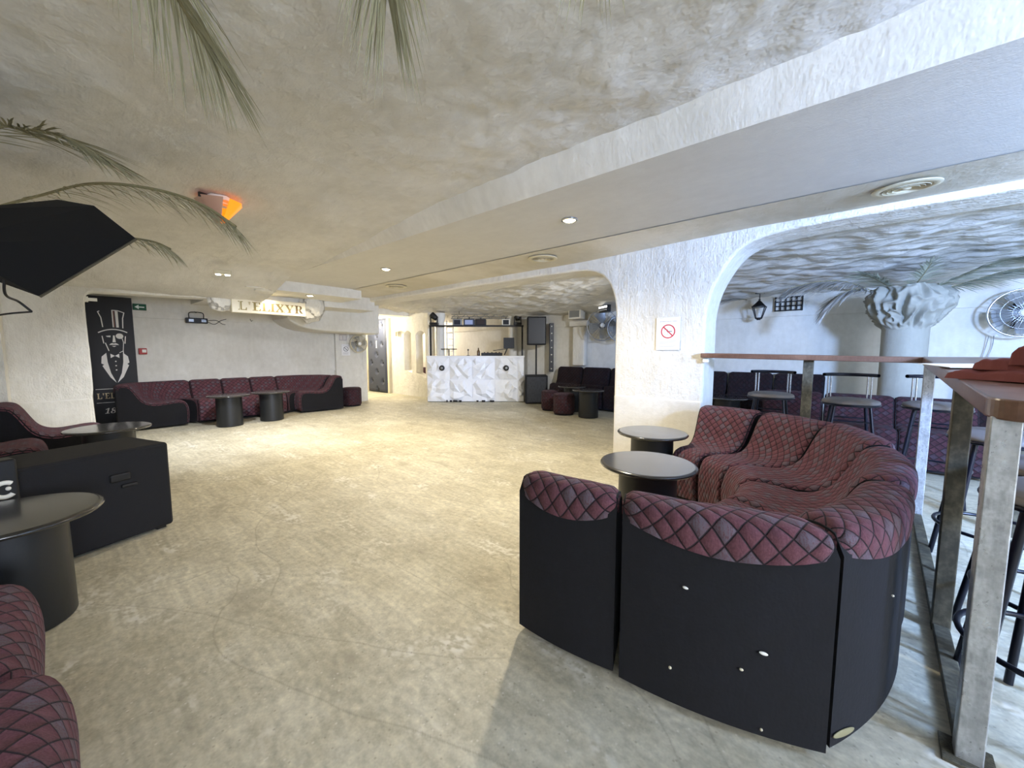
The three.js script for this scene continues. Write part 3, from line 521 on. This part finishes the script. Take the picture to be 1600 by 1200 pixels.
{ // lighting truss over the booth with four fixtures
  const t = thing('lighting_truss', 'silver lighting truss under the cave ceiling above the booth', 'truss', boothP(.5, 1.98, -.5), BT);
  const W = 1.45; for (const [y, z, n] of [[.0, 0, 'chord'], [.1, 0, 'chord'], [.05, -.1, 'chord']]) obj(n, rod(X(0, y, z), X(W, y, z), .012), M.chrome, t);
  const wb = []; for (let i = 0; i < 12; i++) { const x0 = i / 12 * W, x1 = (i + 1) / 12 * W; wb.push(rod(X(x0, i % 2 ? .1 : 0, 0), X(x1, i % 2 ? 0 : .1, 0), .006), rod(X(x0, .05, -.1), X(x1, i % 2 ? 0 : .1, 0), .005)); } obj('lattice', wb, M.chrome, t);
  obj('hanger', [rod(X(.2, .1, 0), X(.2, .3, 0), .008), rod(X(W - .2, .1, 0), X(W - .2, .3, 0), .008)], M.black, t);
  const fx = (name, label, x, w, m1, m2) => { const f = thing(name, label, 'stage light', boothP(.5 + x, 1.8, -.42), BT, 'fixtures on the truss'); obj('housing', bx(w, .15, .16, 0, .08, 0, .012), m1, f); obj('lens', bx(w * .7, .11, .012, 0, .08, .082, .004), m2, f); obj('clamp', bx(.02, .06, .03, 0, .17, -.02), M.black, f); };
  fx('stage_light', 'white-framed strobe light at the left end of the truss', .17, .22, M.galv, M.padDark); fx('stage_light', 'pale blue effect light second along the truss', .45, .27, M.pad, std({ color: 0xa7b3d6, roughness: .4 }));
  fx('stage_light', 'dark box light in the middle of the truss', .73, .26, M.black, std({ color: 0x2c1c16, roughness: .4 })); fx('stage_light', 'square white light with a dark lens at the right end of the truss', 1.34, .2, M.paper, M.padDark);
}
{ const t = thing('ladder_truss', 'narrow white ladder truss standing at the left behind the booth', 'truss', boothP(.34, 0, -.8), BT);
  obj('rail', rod(X(0, 0, 0), X(0, 1.95, 0), .014), M.paper, t); obj('rail', rod(X(.16, 0, 0), X(.16, 1.95, 0), .014), M.paper, t); for (let i = 0; i < 12; i++) obj('rung', rod(X(0, .14 + i * .15, 0), X(.16, .14 + i * .15, 0), .008), M.paper, t); }
{ const t = thing('small_shelf', 'small round dark shelf on a pole left behind the booth', 'shelf', boothP(.42, 0, -.6), BT); obj('shelf_top', cyl(.2, .2, .02, 0, 1.24, 0), M.black, t); obj('pole', rod(X(0, .01, 0), X(0, 1.24, 0), .015), M.black, t); }
{ const t = thing('monitor', 'black monitor screen tilted on an arm right behind the booth', 'monitor', boothP(1.86, 1.083, -.36), BT + .2);
  obj('screen', bx(.26, .26, .03, .05, .3, 0, .006), M.blackGrey, t); obj('arm', [rod(X(-.06, .014, 0), X(.02, .2, 0), .014)], M.black, t); obj('shelf_plate', bx(.34, .015, .2, -.14, .16, 0, .004).rotateZ(.12), M.black, t); }
{ const t = thing('mixer', 'dark mixing desk lying on the booth top', 'mixer', boothP(1.5, 1.08, -.36), BT); obj('desk', bx(.5, .07, .3, 0, .035, 0, .01), M.blackGrey, t); for (const x of [-.18, -.1, 0, .1, .18]) obj('knob', cyl(.012, .012, .02, x, .08, .02, 12), M.black, t); }
{ const b = thing('bottle', 'brown bottle standing on the booth top left of the mixer', 'bottle', boothP(1.17, 1.08, -.4)); obj('glass_body', lathe([[0, 0], [.035, 0], [.037, .01], [.037, .1], [.015, .15], [.013, .19], [0, .19]], 20), std({ color: 0x5a4326, roughness: .2 }), b);
  const m = thing('microphone', 'small dark microphone on a stand at the booth top', 'microphone', boothP(.92, 1.08, -.4)); obj('stand', [cyl(.04, .04, .012, 0, .006, 0), rod(X(0, .01, 0), X(0, .12, 0), .006)], M.black, m); obj('head', T(new THREE.SphereGeometry(.022, 14, 10), 0, .14, 0), M.blackGrey, m); }
// speaker on a pole over a floor bass, right of the booth
{ const p = [7.08, 0, 5.28], t = thing('floor_bass', 'dark grey bass cabinet on the floor right of the booth', 'speaker', p, BT);
  obj('cabinet', bx(.5, .64, .42, 0, .325, 0, .015), M.blackMatt, t); obj('grille', bx(.44, .58, .012, 0, .325, .212, .006), M.blackGrey, t); obj('pole', cyl(.02, .02, .72, .0, .98, 0, 14), M.black, t);
  const s = thing('pole_speaker', 'black loudspeaker raised on a pole beside the booth', 'speaker', [p[0], 1.32, p[2]], BT); obj('cabinet', bx(.42, .63, .36, 0, .325, 0, .015), M.blackMatt, s); obj('grille', bx(.38, .58, .012, 0, .325, .182, .005), M.black, s); }
{ const t = thing('light_bar', 'upright black bar with a row of small lamps behind the pole speaker', 'stage light', [7.28, .65, 5.0], BT); obj('bar', bx(.1, 1.1, .06, 0, .62, 0, .01), M.black, t); for (let i = 0; i < 7; i++) obj('bulb', T(new THREE.SphereGeometry(.014, 10, 8), 0, .14 + i * .16, .034), M.paper, t); }

// ------------------------------------------------------------------ fans
function fan(name, label, p, turn, R, mat, tilt = 0, cat = 'fan') {
  const t = thing(name, label, cat, p, turn); t.rotation.x = 0;
  const Rx = g => g.rotateX(tilt);
  const wires = []; for (let i = 0; i < 28; i++) { const q = i / 28 * Math.PI * 2, c = Math.cos(q), s = Math.sin(q); wires.push(tube([X(.045 * c, .045 * s, .09), X(R * .6 * c, R * .6 * s, .085), X(R * c, R * s, .035), X(R * .6 * c, R * .6 * s, -.03), X(.05 * c, .05 * s, -.04)], .0022, 14, 4)); }
  for (const r of [.35, .68]) wires.push(ring(R * r, .0025, 0, 0, .086, 40, 5));
  obj('wire_guard', wires.map(Rx), mat, t); obj('rim', [Rx(ring(R, .009, 0, 0, .03)), Rx(ring(R, .009, 0, 0, .045))], mat, t);
  for (let k = 0; k < 4; k++) { const g = grid(8, 6, (u, v) => { const r = lerp(.05, R * .88, v), q = k * Math.PI / 2 + (u - .5) * (1.1 - .2 * v) + v * .3; return [r * Math.cos(q), r * Math.sin(q), .03 + (u - .5) * .07 * (1 - .3 * v), u, v]; }); obj('blade', Rx(g), M.galv, t); }
  const h = lathe([[0, .1], [.03, .1], [.045, .085], [.045, .06], [0, .06]], 24); h.rotateX(Math.PI / 2); obj('hub', Rx(h), M.paper, t);
  const mo = cyl(.055, .07, .12, 0, 0, 0, 24); mo.rotateX(Math.PI / 2); mo.translate(0, 0, -.08); obj('motor', Rx(mo), M.blackGrey, t);
  return t;
}
const wf = fan('wall_fan', 'big silver wall fan on the pale blue wall at the right edge', [7.16, 1.63, -1.58], -Math.PI / 2, .27, M.chrome);
obj('wall_bracket', [bx(.08, .3, .05, 0, -.02, -.2, .01), rod(X(0, 0, -.12), X(0, -.02, -.2), .02)], M.blackGrey, wf);
tag(obj('fan_cord', [tube([V(7.34, 1.38, -1.38), V(7.365, 1.25, -1.37), V(7.365, 1.1, -1.35), V(7.36, .95, -1.34)], .004), tube([V(7.34, 1.38, -1.42), V(7.365, 1.25, -1.42), V(7.365, 1.1, -1.39), V(7.36, .95, -1.38)], .004)], M.galv), 'grey cord hanging down the wall under the big fan', 'cord');
fan('wall_fan', 'large round fan on the alcove wall left of the pillar', [7.05, 1.7, 3.62], -1.1, .3, M.galv); fan('wall_fan', 'second round fan half behind the pillar edge', [6.95, 1.62, 3.2], -.95, .24, M.galv);
fan('wall_fan', 'small round fan on the wall beside the padded door', [4.52, 1.36, 8.52], 0, .2, M.ivory);

// ------------------------------------------------------------------ palm column and fronds
function frond(pts, o = {}) { // returns [stem geometry, leaflet geometry]; pts in world space
  const c = new THREE.CatmullRomCurve3(pts), N = o.n ?? 46, len = o.len ?? .22, leaf = [], up = X(0, 1, 0), w = o.w ?? .009;
  for (let i = 2; i < N; i++) for (const sd of [-1, 1]) {
    const t = lerp(o.t0 ?? .08, 1, i / N), p = c.getPoint(t), d = c.getTangent(t), side = d.clone().cross(up).normalize().multiplyScalar(sd), out = side.multiplyScalar(lerp(o.spread ?? .85, .25, t)).add(d.clone().multiplyScalar(lerp(.55, 1.1, t))).normalize();
    out.add(X(rr(-.12, .12), rr(-.12, .12) - (o.droop ?? .1), rr(-.12, .12))).normalize();
    const L = len * (.55 + .75 * Math.sin(Math.PI * clamp(.15 + .75 * t))) * rr(.75, 1.1), wn = out.clone().cross(X(rr(-.4, .4), 1, rr(-.4, .4))).normalize().multiplyScalar(w * .5);
    const q = [0, .35, .7, 1].map(s => p.clone().add(out.clone().multiplyScalar(L * s)).add(X(0, -(o.sag ?? .18) * L * s * s, 0))), ws = [.6, 1, .7, .05], pos = [];
    for (let k = 0; k < 3; k++) { const a = q[k].clone().addScaledVector(wn, ws[k]), b = q[k].clone().addScaledVector(wn, -ws[k]), e = q[k + 1].clone().addScaledVector(wn, ws[k + 1]), f = q[k + 1].clone().addScaledVector(wn, -ws[k + 1]); pos.push(...a.toArray(), ...b.toArray(), ...e.toArray(), ...b.toArray(), ...f.toArray(), ...e.toArray()); }
    const g = new THREE.BufferGeometry(); g.setAttribute('position', new THREE.Float32BufferAttribute(pos, 3)); g.computeVertexNormals(); uvBox(g); leaf.push(g);
  }
  return [new THREE.TubeGeometry(c, 30, o.r ?? .006, 6), mergeGeometries(leaf)];
}
function frondThing(label, pts, o = {}) {
  const p0 = pts[0], t = thing('palm_frond', label, 'palm frond', [p0.x, p0.y, -p0.z], 0, 'dried palm fronds under the ceiling'); const [s, l] = frond(pts.map(p => p.clone().sub(p0)), o);
  obj('stem', s, M.stem, t); obj('leaflets', l, o.mat ?? M.frond, t); return t;
}
frondThing('dried palm frond dangling at the top left of the picture', [V(.1, 2.37, 1.3), V(.22, 2.34, 1.5), V(.34, 2.3, 1.68), V(.44, 2.25, 1.78)], { len: .27, spread: .34, sag: .3, droop: .12, n: 64, w: .0055 });
frondThing('dried palm frond dangling at the top, left of the middle', [V(.48, 2.37, .74), V(.64, 2.35, 1.0), V(.74, 2.32, 1.14)], { len: .26, spread: .36, sag: .4, droop: .15, n: 46, w: .0055 });
frondThing('tips of a palm frond peeping in at the top edge, right of the middle', [V(.78, 2.38, .4), V(.92, 2.36, .5), V(1.0, 2.33, .56)], { len: .16, spread: .6, sag: .5, droop: .4, n: 24, w: .005 });
frondThing('upper one of two arching palm fronds at the left edge', [V(-.24, 2.16, 3.4), V(-.1, 2.25, 3.06), V(-.04, 2.24, 2.99), V(.07, 2.21, 2.85), V(.16, 2.14, 2.74), V(.24, 2.07, 2.63)], { len: .24, spread: .7, n: 80, droop: .05, sag: .1 });
frondThing('long arching palm frond reaching from the left edge to the orange lamp', [V(-.3, 2.05, 4.2), V(-.02, 2.18, 3.95), V(.22, 2.24, 3.6), V(.48, 2.2, 3.3), V(.66, 2.1, 3.08), V(.78, 1.98, 2.95)], { len: .27, spread: .36, n: 90, droop: .2, sag: .25, r: .009, w: .007 });
frondThing('short palm frond poking out behind the hanging loudspeaker', [V(.16, 1.95, 3.75), V(.36, 1.93, 3.55), V(.46, 1.9, 3.42), V(.52, 1.86, 3.36)], { len: .16, spread: .3, n: 22, droop: .2, sag: .3 });
{ const t = thing('palm_column', 'plaster palm tree column with a shaggy capital and spreading fronds', 'palm column', [6.46, 0, -.58]);
  const trunk = grid(56, 60, (u, v) => { const q = u * Math.PI * 2, h = v * 1.62, r = .2 + .01 * fbm(Math.cos(q), Math.sin(q), h, 2); return [r * Math.cos(q), h, r * Math.sin(q), u * 1.26, h]; }); obj('trunk', trunk, M.column, t);
  const cap = grid(150, 70, (u, v) => { const q = u * Math.PI * 2, h = lerp(1.44, 1.93, v), r = lerp(.2, .34, smooth(.0, .62, v)) - .07 * smooth(.8, 1, v), cx = Math.cos(q), cz = Math.sin(q); const wv = fbm(cx * 1.6 + 3, cz * 1.6, h * 4, 2), rg = Math.abs(fbm(cx * 2.6 + wv, cz * 2.6, h * 7, 2)); const k = r + .05 * wv + (.05 - .22 * rg) * smooth(0, .15, v); return [k * cx, h + .03 * wv, k * cz, u * 1.6, h]; }); obj('shaggy_capital', cap, M.column, t);
  const o = V(6.46, 0, -.58), fr = (pts, op, m) => { const [s, l] = frond(pts.map(p => p.clone().sub(o)), op), st = obj('frond', l, m, t); obj('stem', s, M.stem, st); };
  fr([V(6.3, 1.88, -.31), V(6.1, 2.02, 0), V(6.02, 2.03, .28), V(5.98, 1.98, .5)], { len: .27, n: 80, droop: .24, w: .017, sag: .25 }, M.frondGrey);
  fr([V(6.35, 1.85, -.33), V(6.2, 1.93, -.13), V(6.1, 1.86, .04), V(6.1, 1.72, .15)], { len: .26, n: 60, droop: .2, w: .017 }, M.frondGrey);
  fr([V(6.3, 1.91, -.44), V(6.15, 2.02, -.28), V(6.0, 2.08, -.16)], { len: .22, n: 60, w: .016 }, M.frondPale);
  fr([V(6.3, 1.89, -.59), V(6.1, 2.0, -.64), V(5.9, 2.11, -.68)], { len: .2, n: 50, w: .015 }, M.frondPale);
  fr([V(6.3, 1.86, -.72), V(6.2, 1.98, -.93), V(6.05, 2.07, -1.15), V(5.9, 2.08, -1.3)], { len: .26, n: 80, w: .016, droop: .1 }, M.frondPale);
  fr([V(6.4, 1.86, -.8), V(6.4, 1.95, -1.05), V(6.35, 2.02, -1.29), V(6.3, 2.03, -1.6)], { len: .28, n: 80, w: .016, droop: .2 }, M.frondPale);
}
frondThing('grey palm frond lying along the alcove wall top left of the lantern', [V(7.1, 2.0, 1.15), V(7.08, 2.03, 1.3), V(7.04, 2.0, 1.55), V(6.98, 1.95, 1.75)], { len: .22, n: 70, droop: .12, sag: .1, w: .015, mat: M.frondGrey });
frondThing('brown palm frond in the far alcove above the round fans', [V(6.5, 2.03, 2.2), V(6.6, 2.08, 2.7), V(6.7, 2.05, 3.05)], { len: .2, n: 32, droop: .1, w: .014, mat: M.stem });

// ------------------------------------------------------------------ things on walls and ceiling
{ const t = thing('lantern', 'black hanging carriage lantern in the alcove', 'lantern', [7.08, 1.69, .98]); t.scale.set(1.12, 1, 1.12);
  const four = (r0, r1, h, y) => { const g = new THREE.CylinderGeometry(r1, r0, h, 4, 1); g.rotateY(Math.PI / 4); g.translate(0, y, 0); return g; };
  obj('roof', [four(.11, .02, .09, .235), cyl(.012, .012, .03, 0, .29, 0, 10), four(.115, .115, .012, .186)], M.black, t); obj('base', [four(.05, .06, .02, .01), four(.03, .03, .02, -.005)], M.black, t);
  obj('corner_bar', [0, 1, 2, 3].map(k => { const c = Math.cos(k * Math.PI / 2 + Math.PI / 4), s = Math.sin(k * Math.PI / 2 + Math.PI / 4); return rod(X(.05 * c, .02, .05 * s), X(.105 * c, .185, .105 * s), .006); }), M.black, t);
  const gl = new THREE.CylinderGeometry(.098, .048, .16, 4, 1, true); gl.rotateY(Math.PI / 4); gl.translate(0, .1, 0); obj('glass', gl, new THREE.MeshPhysicalMaterial({ transmission: 1, roughness: .15, thickness: 0, color: 0xffffff, side: THREE.DoubleSide }), t);
  obj('candle', cyl(.012, .012, .07, 0, .055, 0, 12), M.paper, t); obj('chain', rod(X(0, .3, 0), X(0, .4, 0), .006), M.black, t); obj('ceiling_rose', cyl(.06, .05, .02, 0, .4, 0), M.black, t); }
{ const t = thing('wall_grille', 'small black iron grille on the alcove wall right of the lantern', 'grille', [7.33, 1.92, .63], -Math.PI / 2);
  obj('recess', bx(.36, .22, .02, 0, 0, -.02), M.paper, t); for (let i = 0; i < 6; i++) obj('bar', bx(.018, .22, .02, -.17 + i * .068, 0, .01), M.black, t); for (let j = 0; j < 4; j++) obj('crossbar', bx(.36, .018, .02, 0, -.1 + j * .066, .015), M.black, t); }
function vent(label, p, tilt = 0) {
  const t = thing('ceiling_vent', label, 'air vent', p, 0, undefined); t.rotation.z = tilt;
  obj('flange', lathe([[.12, 0], [.165, -.002], [.165, -.01], [.125, -.016], [.118, 0]], 44), M.ivory, t);
  for (const r of [.1, .076, .052]) obj('ring_blade', lathe([[r, .012], [r + .014, -.016], [r + .011, -.018], [r - .004, .012]], 36), M.ivory, t);
  obj('core', lathe([[0, -.02], [.026, -.016], [.03, .0], [0, .004]], 24), M.ivory, t); obj('duct', cyl(.118, .118, .003, 0, .013, 0, 32), M.blackMatt, t); return t;
}
vent('round white air vent nearest the camera, in the strip beside the beam', [3.6, 2.252, -.27], .07); vent('middle round air vent in the strip, left of the white pillar', [3.6, 2.238, 2.6]); vent('farthest round air vent in the strip, above the doorway side', [3.6, 2.236, 5.5]);
{ const t = thing('orange_lamp', 'broken-looking orange glass lamp glowing on the cave ceiling', 'ceiling lamp', [.86, 2.3, 3.62], .3);
  const half = (a0, n) => { const g = new THREE.CylinderGeometry(.03, .15, .15, n, 1, true, a0, Math.PI * .9); g.rotateX(Math.PI); return T(g, 0, -.06, 0); };
  obj('orange_glass', half(0.4, 4), std({ color: 0xd8761a, emissive: 0xff8a10, emissiveIntensity: .5, roughness: .3 }), t); obj('pink_glass', half(3.5, 3), std({ color: 0xc9a08c, roughness: .3 }), t);
  obj('mount', [cyl(.09, .09, .03, 0, .03, 0, 6), bx(.2, .012, .05, .02, .012, 0)], M.paper, t); obj('clip', bx(.05, .03, .02, -.12, .02, .02), M.black, t);
  pointLight(V(.9, 2.16, 3.6), 0xff9a3c, .006, .05); }
// lettered name board
{ const tex = canvasTex(1024, 224, (g, w, h) => { g.fillStyle = '#f1e9d2'; g.fillRect(0, 0, w, h); g.fillStyle = '#8d7a4a'; g.font = 'bold 190px serif'; g.textAlign = 'center'; g.textBaseline = 'middle'; const s = "L'ELIXYR"; let x = 70; const ws = [120, 60, 130, 120, 70, 140, 140, 140]; [...s].forEach((c, i) => { g.fillStyle = i === 7 ? '#6d5a38' : i < 2 ? '#9a8a4e' : '#9c8a56'; g.fillText(c, x + ws[i] / 2, h / 2 + 8); x += ws[i]; }); g.fillStyle = '#f1e9d2'; for (let i = 0; i < 9; i++) g.fillRect(96 + i * 118, 20, 7, 184); });
  const t = thing('name_board', "long white name board with stencilled gold letters L'ELIXYR", 'sign', [2.28, 1.9, 7.1], 0);
  obj('board', bx(1.06, .23, .1, 0, 0, 0, .004), M.ivory, t); const f = T(new THREE.PlaneGeometry(1.05, .22), 0, 0, .052); obj('lettering', f, fromMap(tex), t); }
// black banner with the top-hatted gentleman
{ const tex = canvasTex(512, 2048, (g, w, h) => {
    g.fillStyle = '#1b1a1d'; g.fillRect(0, 0, w, h); g.strokeStyle = g.fillStyle = '#e9e4dc'; g.lineCap = 'butt'; g.lineJoin = 'round';
    const P = (pts, close) => { g.beginPath(); pts.forEach((p, i) => i ? g.lineTo(p[0], p[1]) : g.moveTo(p[0], p[1])); if (close) { g.closePath(); g.fill(); } else g.stroke(); };
    g.save(); g.translate(270, 0); g.lineWidth = 13;
    P([[-130, 225], [-150, 240], [-120, 330], [-108, 480]]); P([[10, 478], [10, 205], [75, 208], [145, 238], [125, 330], [118, 490]]); P([[40, 215], [74, 218], [74, 480], [44, 480]], true); g.strokeStyle = '#a56a58'; g.lineWidth = 6; P([[26, 215], [26, 480]]); g.strokeStyle = '#e9e4dc';
    g.lineWidth = 16; g.beginPath(); g.moveTo(-165, 570); g.quadraticCurveTo(0, 460, 165, 560); g.stroke();
    g.beginPath(); g.arc(72, 620, 44, 0, 7); g.fill(); P([[-85, 620], [-30, 612], [-32, 640], [-70, 636]], true); P([[-2, 610], [16, 610], [24, 720], [-14, 720]], true);
    g.beginPath(); g.moveTo(-55, 765); g.quadraticCurveTo(-30, 722, 0, 742); g.quadraticCurveTo(30, 722, 58, 765); g.quadraticCurveTo(0, 758, -55, 765); g.fill(); P([[-28, 780], [28, 780], [0, 796]], true);
    g.lineWidth = 12; P([[-125, 620], [-112, 740]]); P([[140, 620], [128, 740]]); P([[-95, 730], [-62, 860]]); g.lineWidth = 9; P([[98, 650], [112, 720], [100, 860], [55, 890]]); g.lineWidth = 10; P([[100, 860], [112, 1130]]);
    P([[0, 940], [-50, 905], [-50, 975]], true); P([[0, 940], [50, 905], [50, 975]], true);
    P([[-95, 890], [-150, 950], [-160, 1060], [-130, 1080], [-150, 1100], [-70, 1290], [-5, 1380], [-60, 1220], [-88, 1040]], true); P([[95, 890], [150, 950], [162, 1050], [135, 1075], [155, 1095], [80, 1290], [5, 1380], [62, 1220], [90, 1040]], true);
    for (const y of [1030, 1100, 1170]) { g.beginPath(); g.arc(4, y, 10, 0, 7); g.fill(); } g.restore();
    g.fillRect(20, 1470, 470, 7); g.fillRect(20, 1690, 470, 7); g.font = 'bold 128px serif'; g.textAlign = 'left'; g.textBaseline = 'middle'; g.fillStyle = '#c8b48c'; g.fillText("L'ELIXYR", 26, 1585, 450); g.fillStyle = '#e9e4dc'; g.font = 'italic bold 120px serif'; g.fillText('18h-7h', 90, 1830); });
  const t = thing('banner', 'tall black banner showing a top-hatted gentleman in white lines', 'banner', [.56, .05, 8.62]);
  obj('panel', bx(.5, 1.98, .03, 0, .99, 0, .004), M.black, t); obj('print', T(new THREE.PlaneGeometry(.49, 1.96), 0, .99, .017), fromMap(tex, { roughness: .6 }), t); }
tag(obj('door_closer', [room(.18, .3, 1.83, 1.9, 7.45, 7.5), room(.3, .38, 1.845, 1.885, 7.46, 7.49)], M.paper), 'small white block mounted at the top of the banner edge', 'fitting');
{ const tex = canvasTex(256, 160, (g, w, h) => { g.fillStyle = '#1f5a40'; g.fillRect(0, 0, w, h); g.fillStyle = '#eef5ee'; g.fillRect(90, 66, 130, 28); g.beginPath(); g.moveTo(30, 80); g.lineTo(110, 20); g.lineTo(110, 140); g.fill(); });
  const t = thing('exit_sign', 'small green sign with a white arrow pointing left', 'sign', [.9, 1.9, 8.635]); obj('plate', bx(.16, .1, .02, 0, 0, 0, .003), M.blackGrey, t); obj('arrow_print', T(new THREE.PlaneGeometry(.155, .096), 0, 0, .011), fromMap(tex), t); }
{ const t = thing('alarm_box', 'small red alarm call point on the back wall', 'alarm', [.9, 1.19, 8.68]); obj('box', bx(.1, .1, .05, 0, 0, 0, .008), M.red, t); obj('button', bx(.05, .05, .01, .015, .005, .027, .004), M.paper, t); }
{ const t = thing('projector_bar', 'black double spot projector on a bracket high on the back wall', 'stage light', [1.6, 1.72, 8.56]);
  obj('body', bx(.3, .09, .1, 0, 0, 0, .01), M.black, t); for (const x of [-.08, .09]) obj('lens', bx(.07, .05, .012, x, 0, .053, .004), M.chrome, t); obj('bracket', [tube([X(-.1, .04, 0), X(-.1, .12, 0), X(-.08, .14, 0), X(.08, .14, 0), X(.1, .12, 0), X(.1, .04, 0)], .007, 30), rod(X(0, .14, 0), X(0, .16, -.1), .008)], M.black, t);
  obj('cable', [tube([X(.15, -.01, 0), X(.24, -.05, .03), X(.34, .02, .04), X(.42, .05, .04)], .005), tube([X(.15, .01, 0), X(.27, .02, .03), X(.36, -.04, .04), X(.4, -.05, .05)], .005)], M.black, t); }
tag(obj('wall_hook', [rod(V(2.42, 1.84, 8.68), V(2.44, 1.76, 8.62), .005), rod(V(2.44, 1.76, 8.62), V(2.46, 1.78, 8.6), .004)], M.black), 'small dark hook on the back wall below the name board', 'hook');
// no smoking posters
const noSmoke = (g, w, h, col) => { g.fillStyle = '#f2f1f0'; g.fillRect(0, 0, w, h); g.strokeStyle = '#cfcbd0'; g.lineWidth = 4; g.strokeRect(6, 6, w - 12, h - 12); g.fillStyle = '#8d848c'; g.font = 'bold 15px sans-serif'; g.textAlign = 'center'; g.fillText('INTERDICTION DE FUMER', w / 2, h * .14); const cx = w / 2, cy = h * .43, R = w * .28; g.strokeStyle = '#6e6670'; g.lineWidth = 3; g.fillStyle = '#6e6670'; g.fillRect(cx - R * .2, cy - 4, R * .8, 9); g.strokeRect(cx - R * .55, cy - R * .3, R * .5, R * .8); g.strokeStyle = col; g.lineWidth = R * .18; g.beginPath(); g.arc(cx, cy, R, 0, 7); g.stroke(); g.beginPath(); g.moveTo(cx - R * .7, cy - R * .7); g.lineTo(cx + R * .7, cy + R * .7); g.stroke(); g.fillStyle = '#9a949a'; for (let i = 0; i < 6; i++) g.fillRect(w * .14, h * (.72 + i * .035), w * (i % 2 ? .62 : .7), 3); };
function wallPoster(label, p, turn, w, h, draw, W = 256, H = 360) { const t = thing('poster', label, 'poster', p, turn); obj('sheet', bx(w, h, .006, 0, 0, 0), M.paper, t); obj('print', T(new THREE.PlaneGeometry(w * .99, h * .99), 0, 0, .0045), fromMap(canvasTex(W, H, draw)), t); }
wallPoster('white no smoking notice with red ring on the pillar', [4.088, 1.375, 1.355], -Math.PI / 2, .24, .335, (g, w, h) => noSmoke(g, w, h, '#c22f3a'));
wallPoster('pale no smoking notice, lower of two papers by the doorway', [4.28, 1.22, 8.63], 0, .2, .26, (g, w, h) => noSmoke(g, w, h, '#3d3540'));
wallPoster('paper notice with a purple heading, upper of two by the doorway', [4.22, 1.55, 8.63], 0, .19, .26, (g, w, h) => { g.fillStyle = '#d6d0c8'; g.fillRect(0, 0, w, h); g.fillStyle = '#6a3f4e'; g.fillRect(10, 12, w - 20, 50); g.fillStyle = '#8d8388'; for (let i = 0; i < 4; i++) g.fillRect(20, 90 + i * 18, w - 40, 6); g.strokeStyle = '#7d7278'; g.lineWidth = 6; g.strokeRect(20, 180, w - 40, 150); g.fillRect(120, 200, 10, 120); });
// padded door
{ const t = thing('padded_door', 'grey padded door with deep dark buttons in the passage', 'door', [6.0, 0, 10.18], -Math.PI / 2);
  const pts = []; for (let r = 0; r < 4; r++) { pts.push([-.28, 1.92 - r * .53], [.3, 1.92 - r * .53]); if (r < 4) pts.push([.02, 1.6 - r * .5]); }
  const g = grid(60, 130, (u, v) => { const x = lerp(-.5, .5, u), y = lerp(.03, 2.1, v); let d = 1; for (const p of pts) d = Math.min(d, Math.hypot(x - p[0], y - p[1]) / .11); const e = Math.min(u, 1 - u, v * 2, (1 - v) * 2); return [x, y, .025 + .035 * smooth(0, .06, e) - .045 * (1 - smooth(.1, 1, d)), x, y]; });
  obj('padding', g, M.pad, t); obj('leaf', bx(1.02, 2.1, .04, 0, 1.06, 0), M.padDark, t); pts.forEach(p => obj('button', T(new THREE.SphereGeometry(.032, 14, 10).scale(1, 1, .5), p[0], p[1], .022), M.padDark, t));
  obj('white_mark', [bx(.1, .13, .006, .0, 1.76, .062), bx(.04, .2, .006, .03, 1.38, .062)], M.paper, t); }
struct('door_frame', [room(5.97, 6.06, 0, 2.15, 9.58, 9.66), room(5.97, 6.06, 0, 2.15, 10.72, 10.8)], M.ivory);
{ const t = thing('wall_shelf', 'small pale bracket shelf on the wall right of the padded door', 'shelf', [6.03, 1.72, 9.2], -Math.PI / 2); obj('board', bx(.3, .025, .1, 0, 0, .03, .004), M.ivory, t); obj('bracket', [bx(.02, .12, .05, -.05, -.07, .02), bx(.02, .12, .05, .05, -.07, .02)], M.ivory, t); }
// alcove fittings
{ const t = thing('pilaster', 'white wall pilaster with a square cap in the far alcove', 'pilaster', [7.3, 0, 4.28]); obj('shaft', bx(.12, .84, .3, 0, 1.3, 0, .03), M.white, t); obj('cap', bx(.15, .12, .44, -.015, 1.78, 0, .02), M.white, t); }
{ const t = thing('wall_air_box', 'white air outlet box with a grey grille high in the far alcove', 'air vent', [7.2, 1.97, 4.3], -Math.PI / 2); obj('box', bx(.3, .2, .2, 0, 0, 0, .01), M.paper, t); obj('grille', bx(.24, .14, .012, 0, 0, .102), M.galv, t); }
{ const t = thing('lamp_bar', 'bar of small bright lamps above the far alcove fans', 'stage light', [6.75, 1.99, 3.42], -Math.PI / 2 - .6); obj('housing', bx(.32, .13, .08, 0, 0, 0, .01), M.black, t); for (let i = 0; i < 6; i++) obj('bulb', T(new THREE.SphereGeometry(.018, 12, 8), -.13 + i * .052, .03, .045), M.glow(0xffffff, 2), t); for (let i = 0; i < 6; i++) obj('bulb', T(new THREE.SphereGeometry(.014, 12, 8), -.13 + i * .052, -.03, .045), M.chrome, t); }

renderer.render(scene, camera);
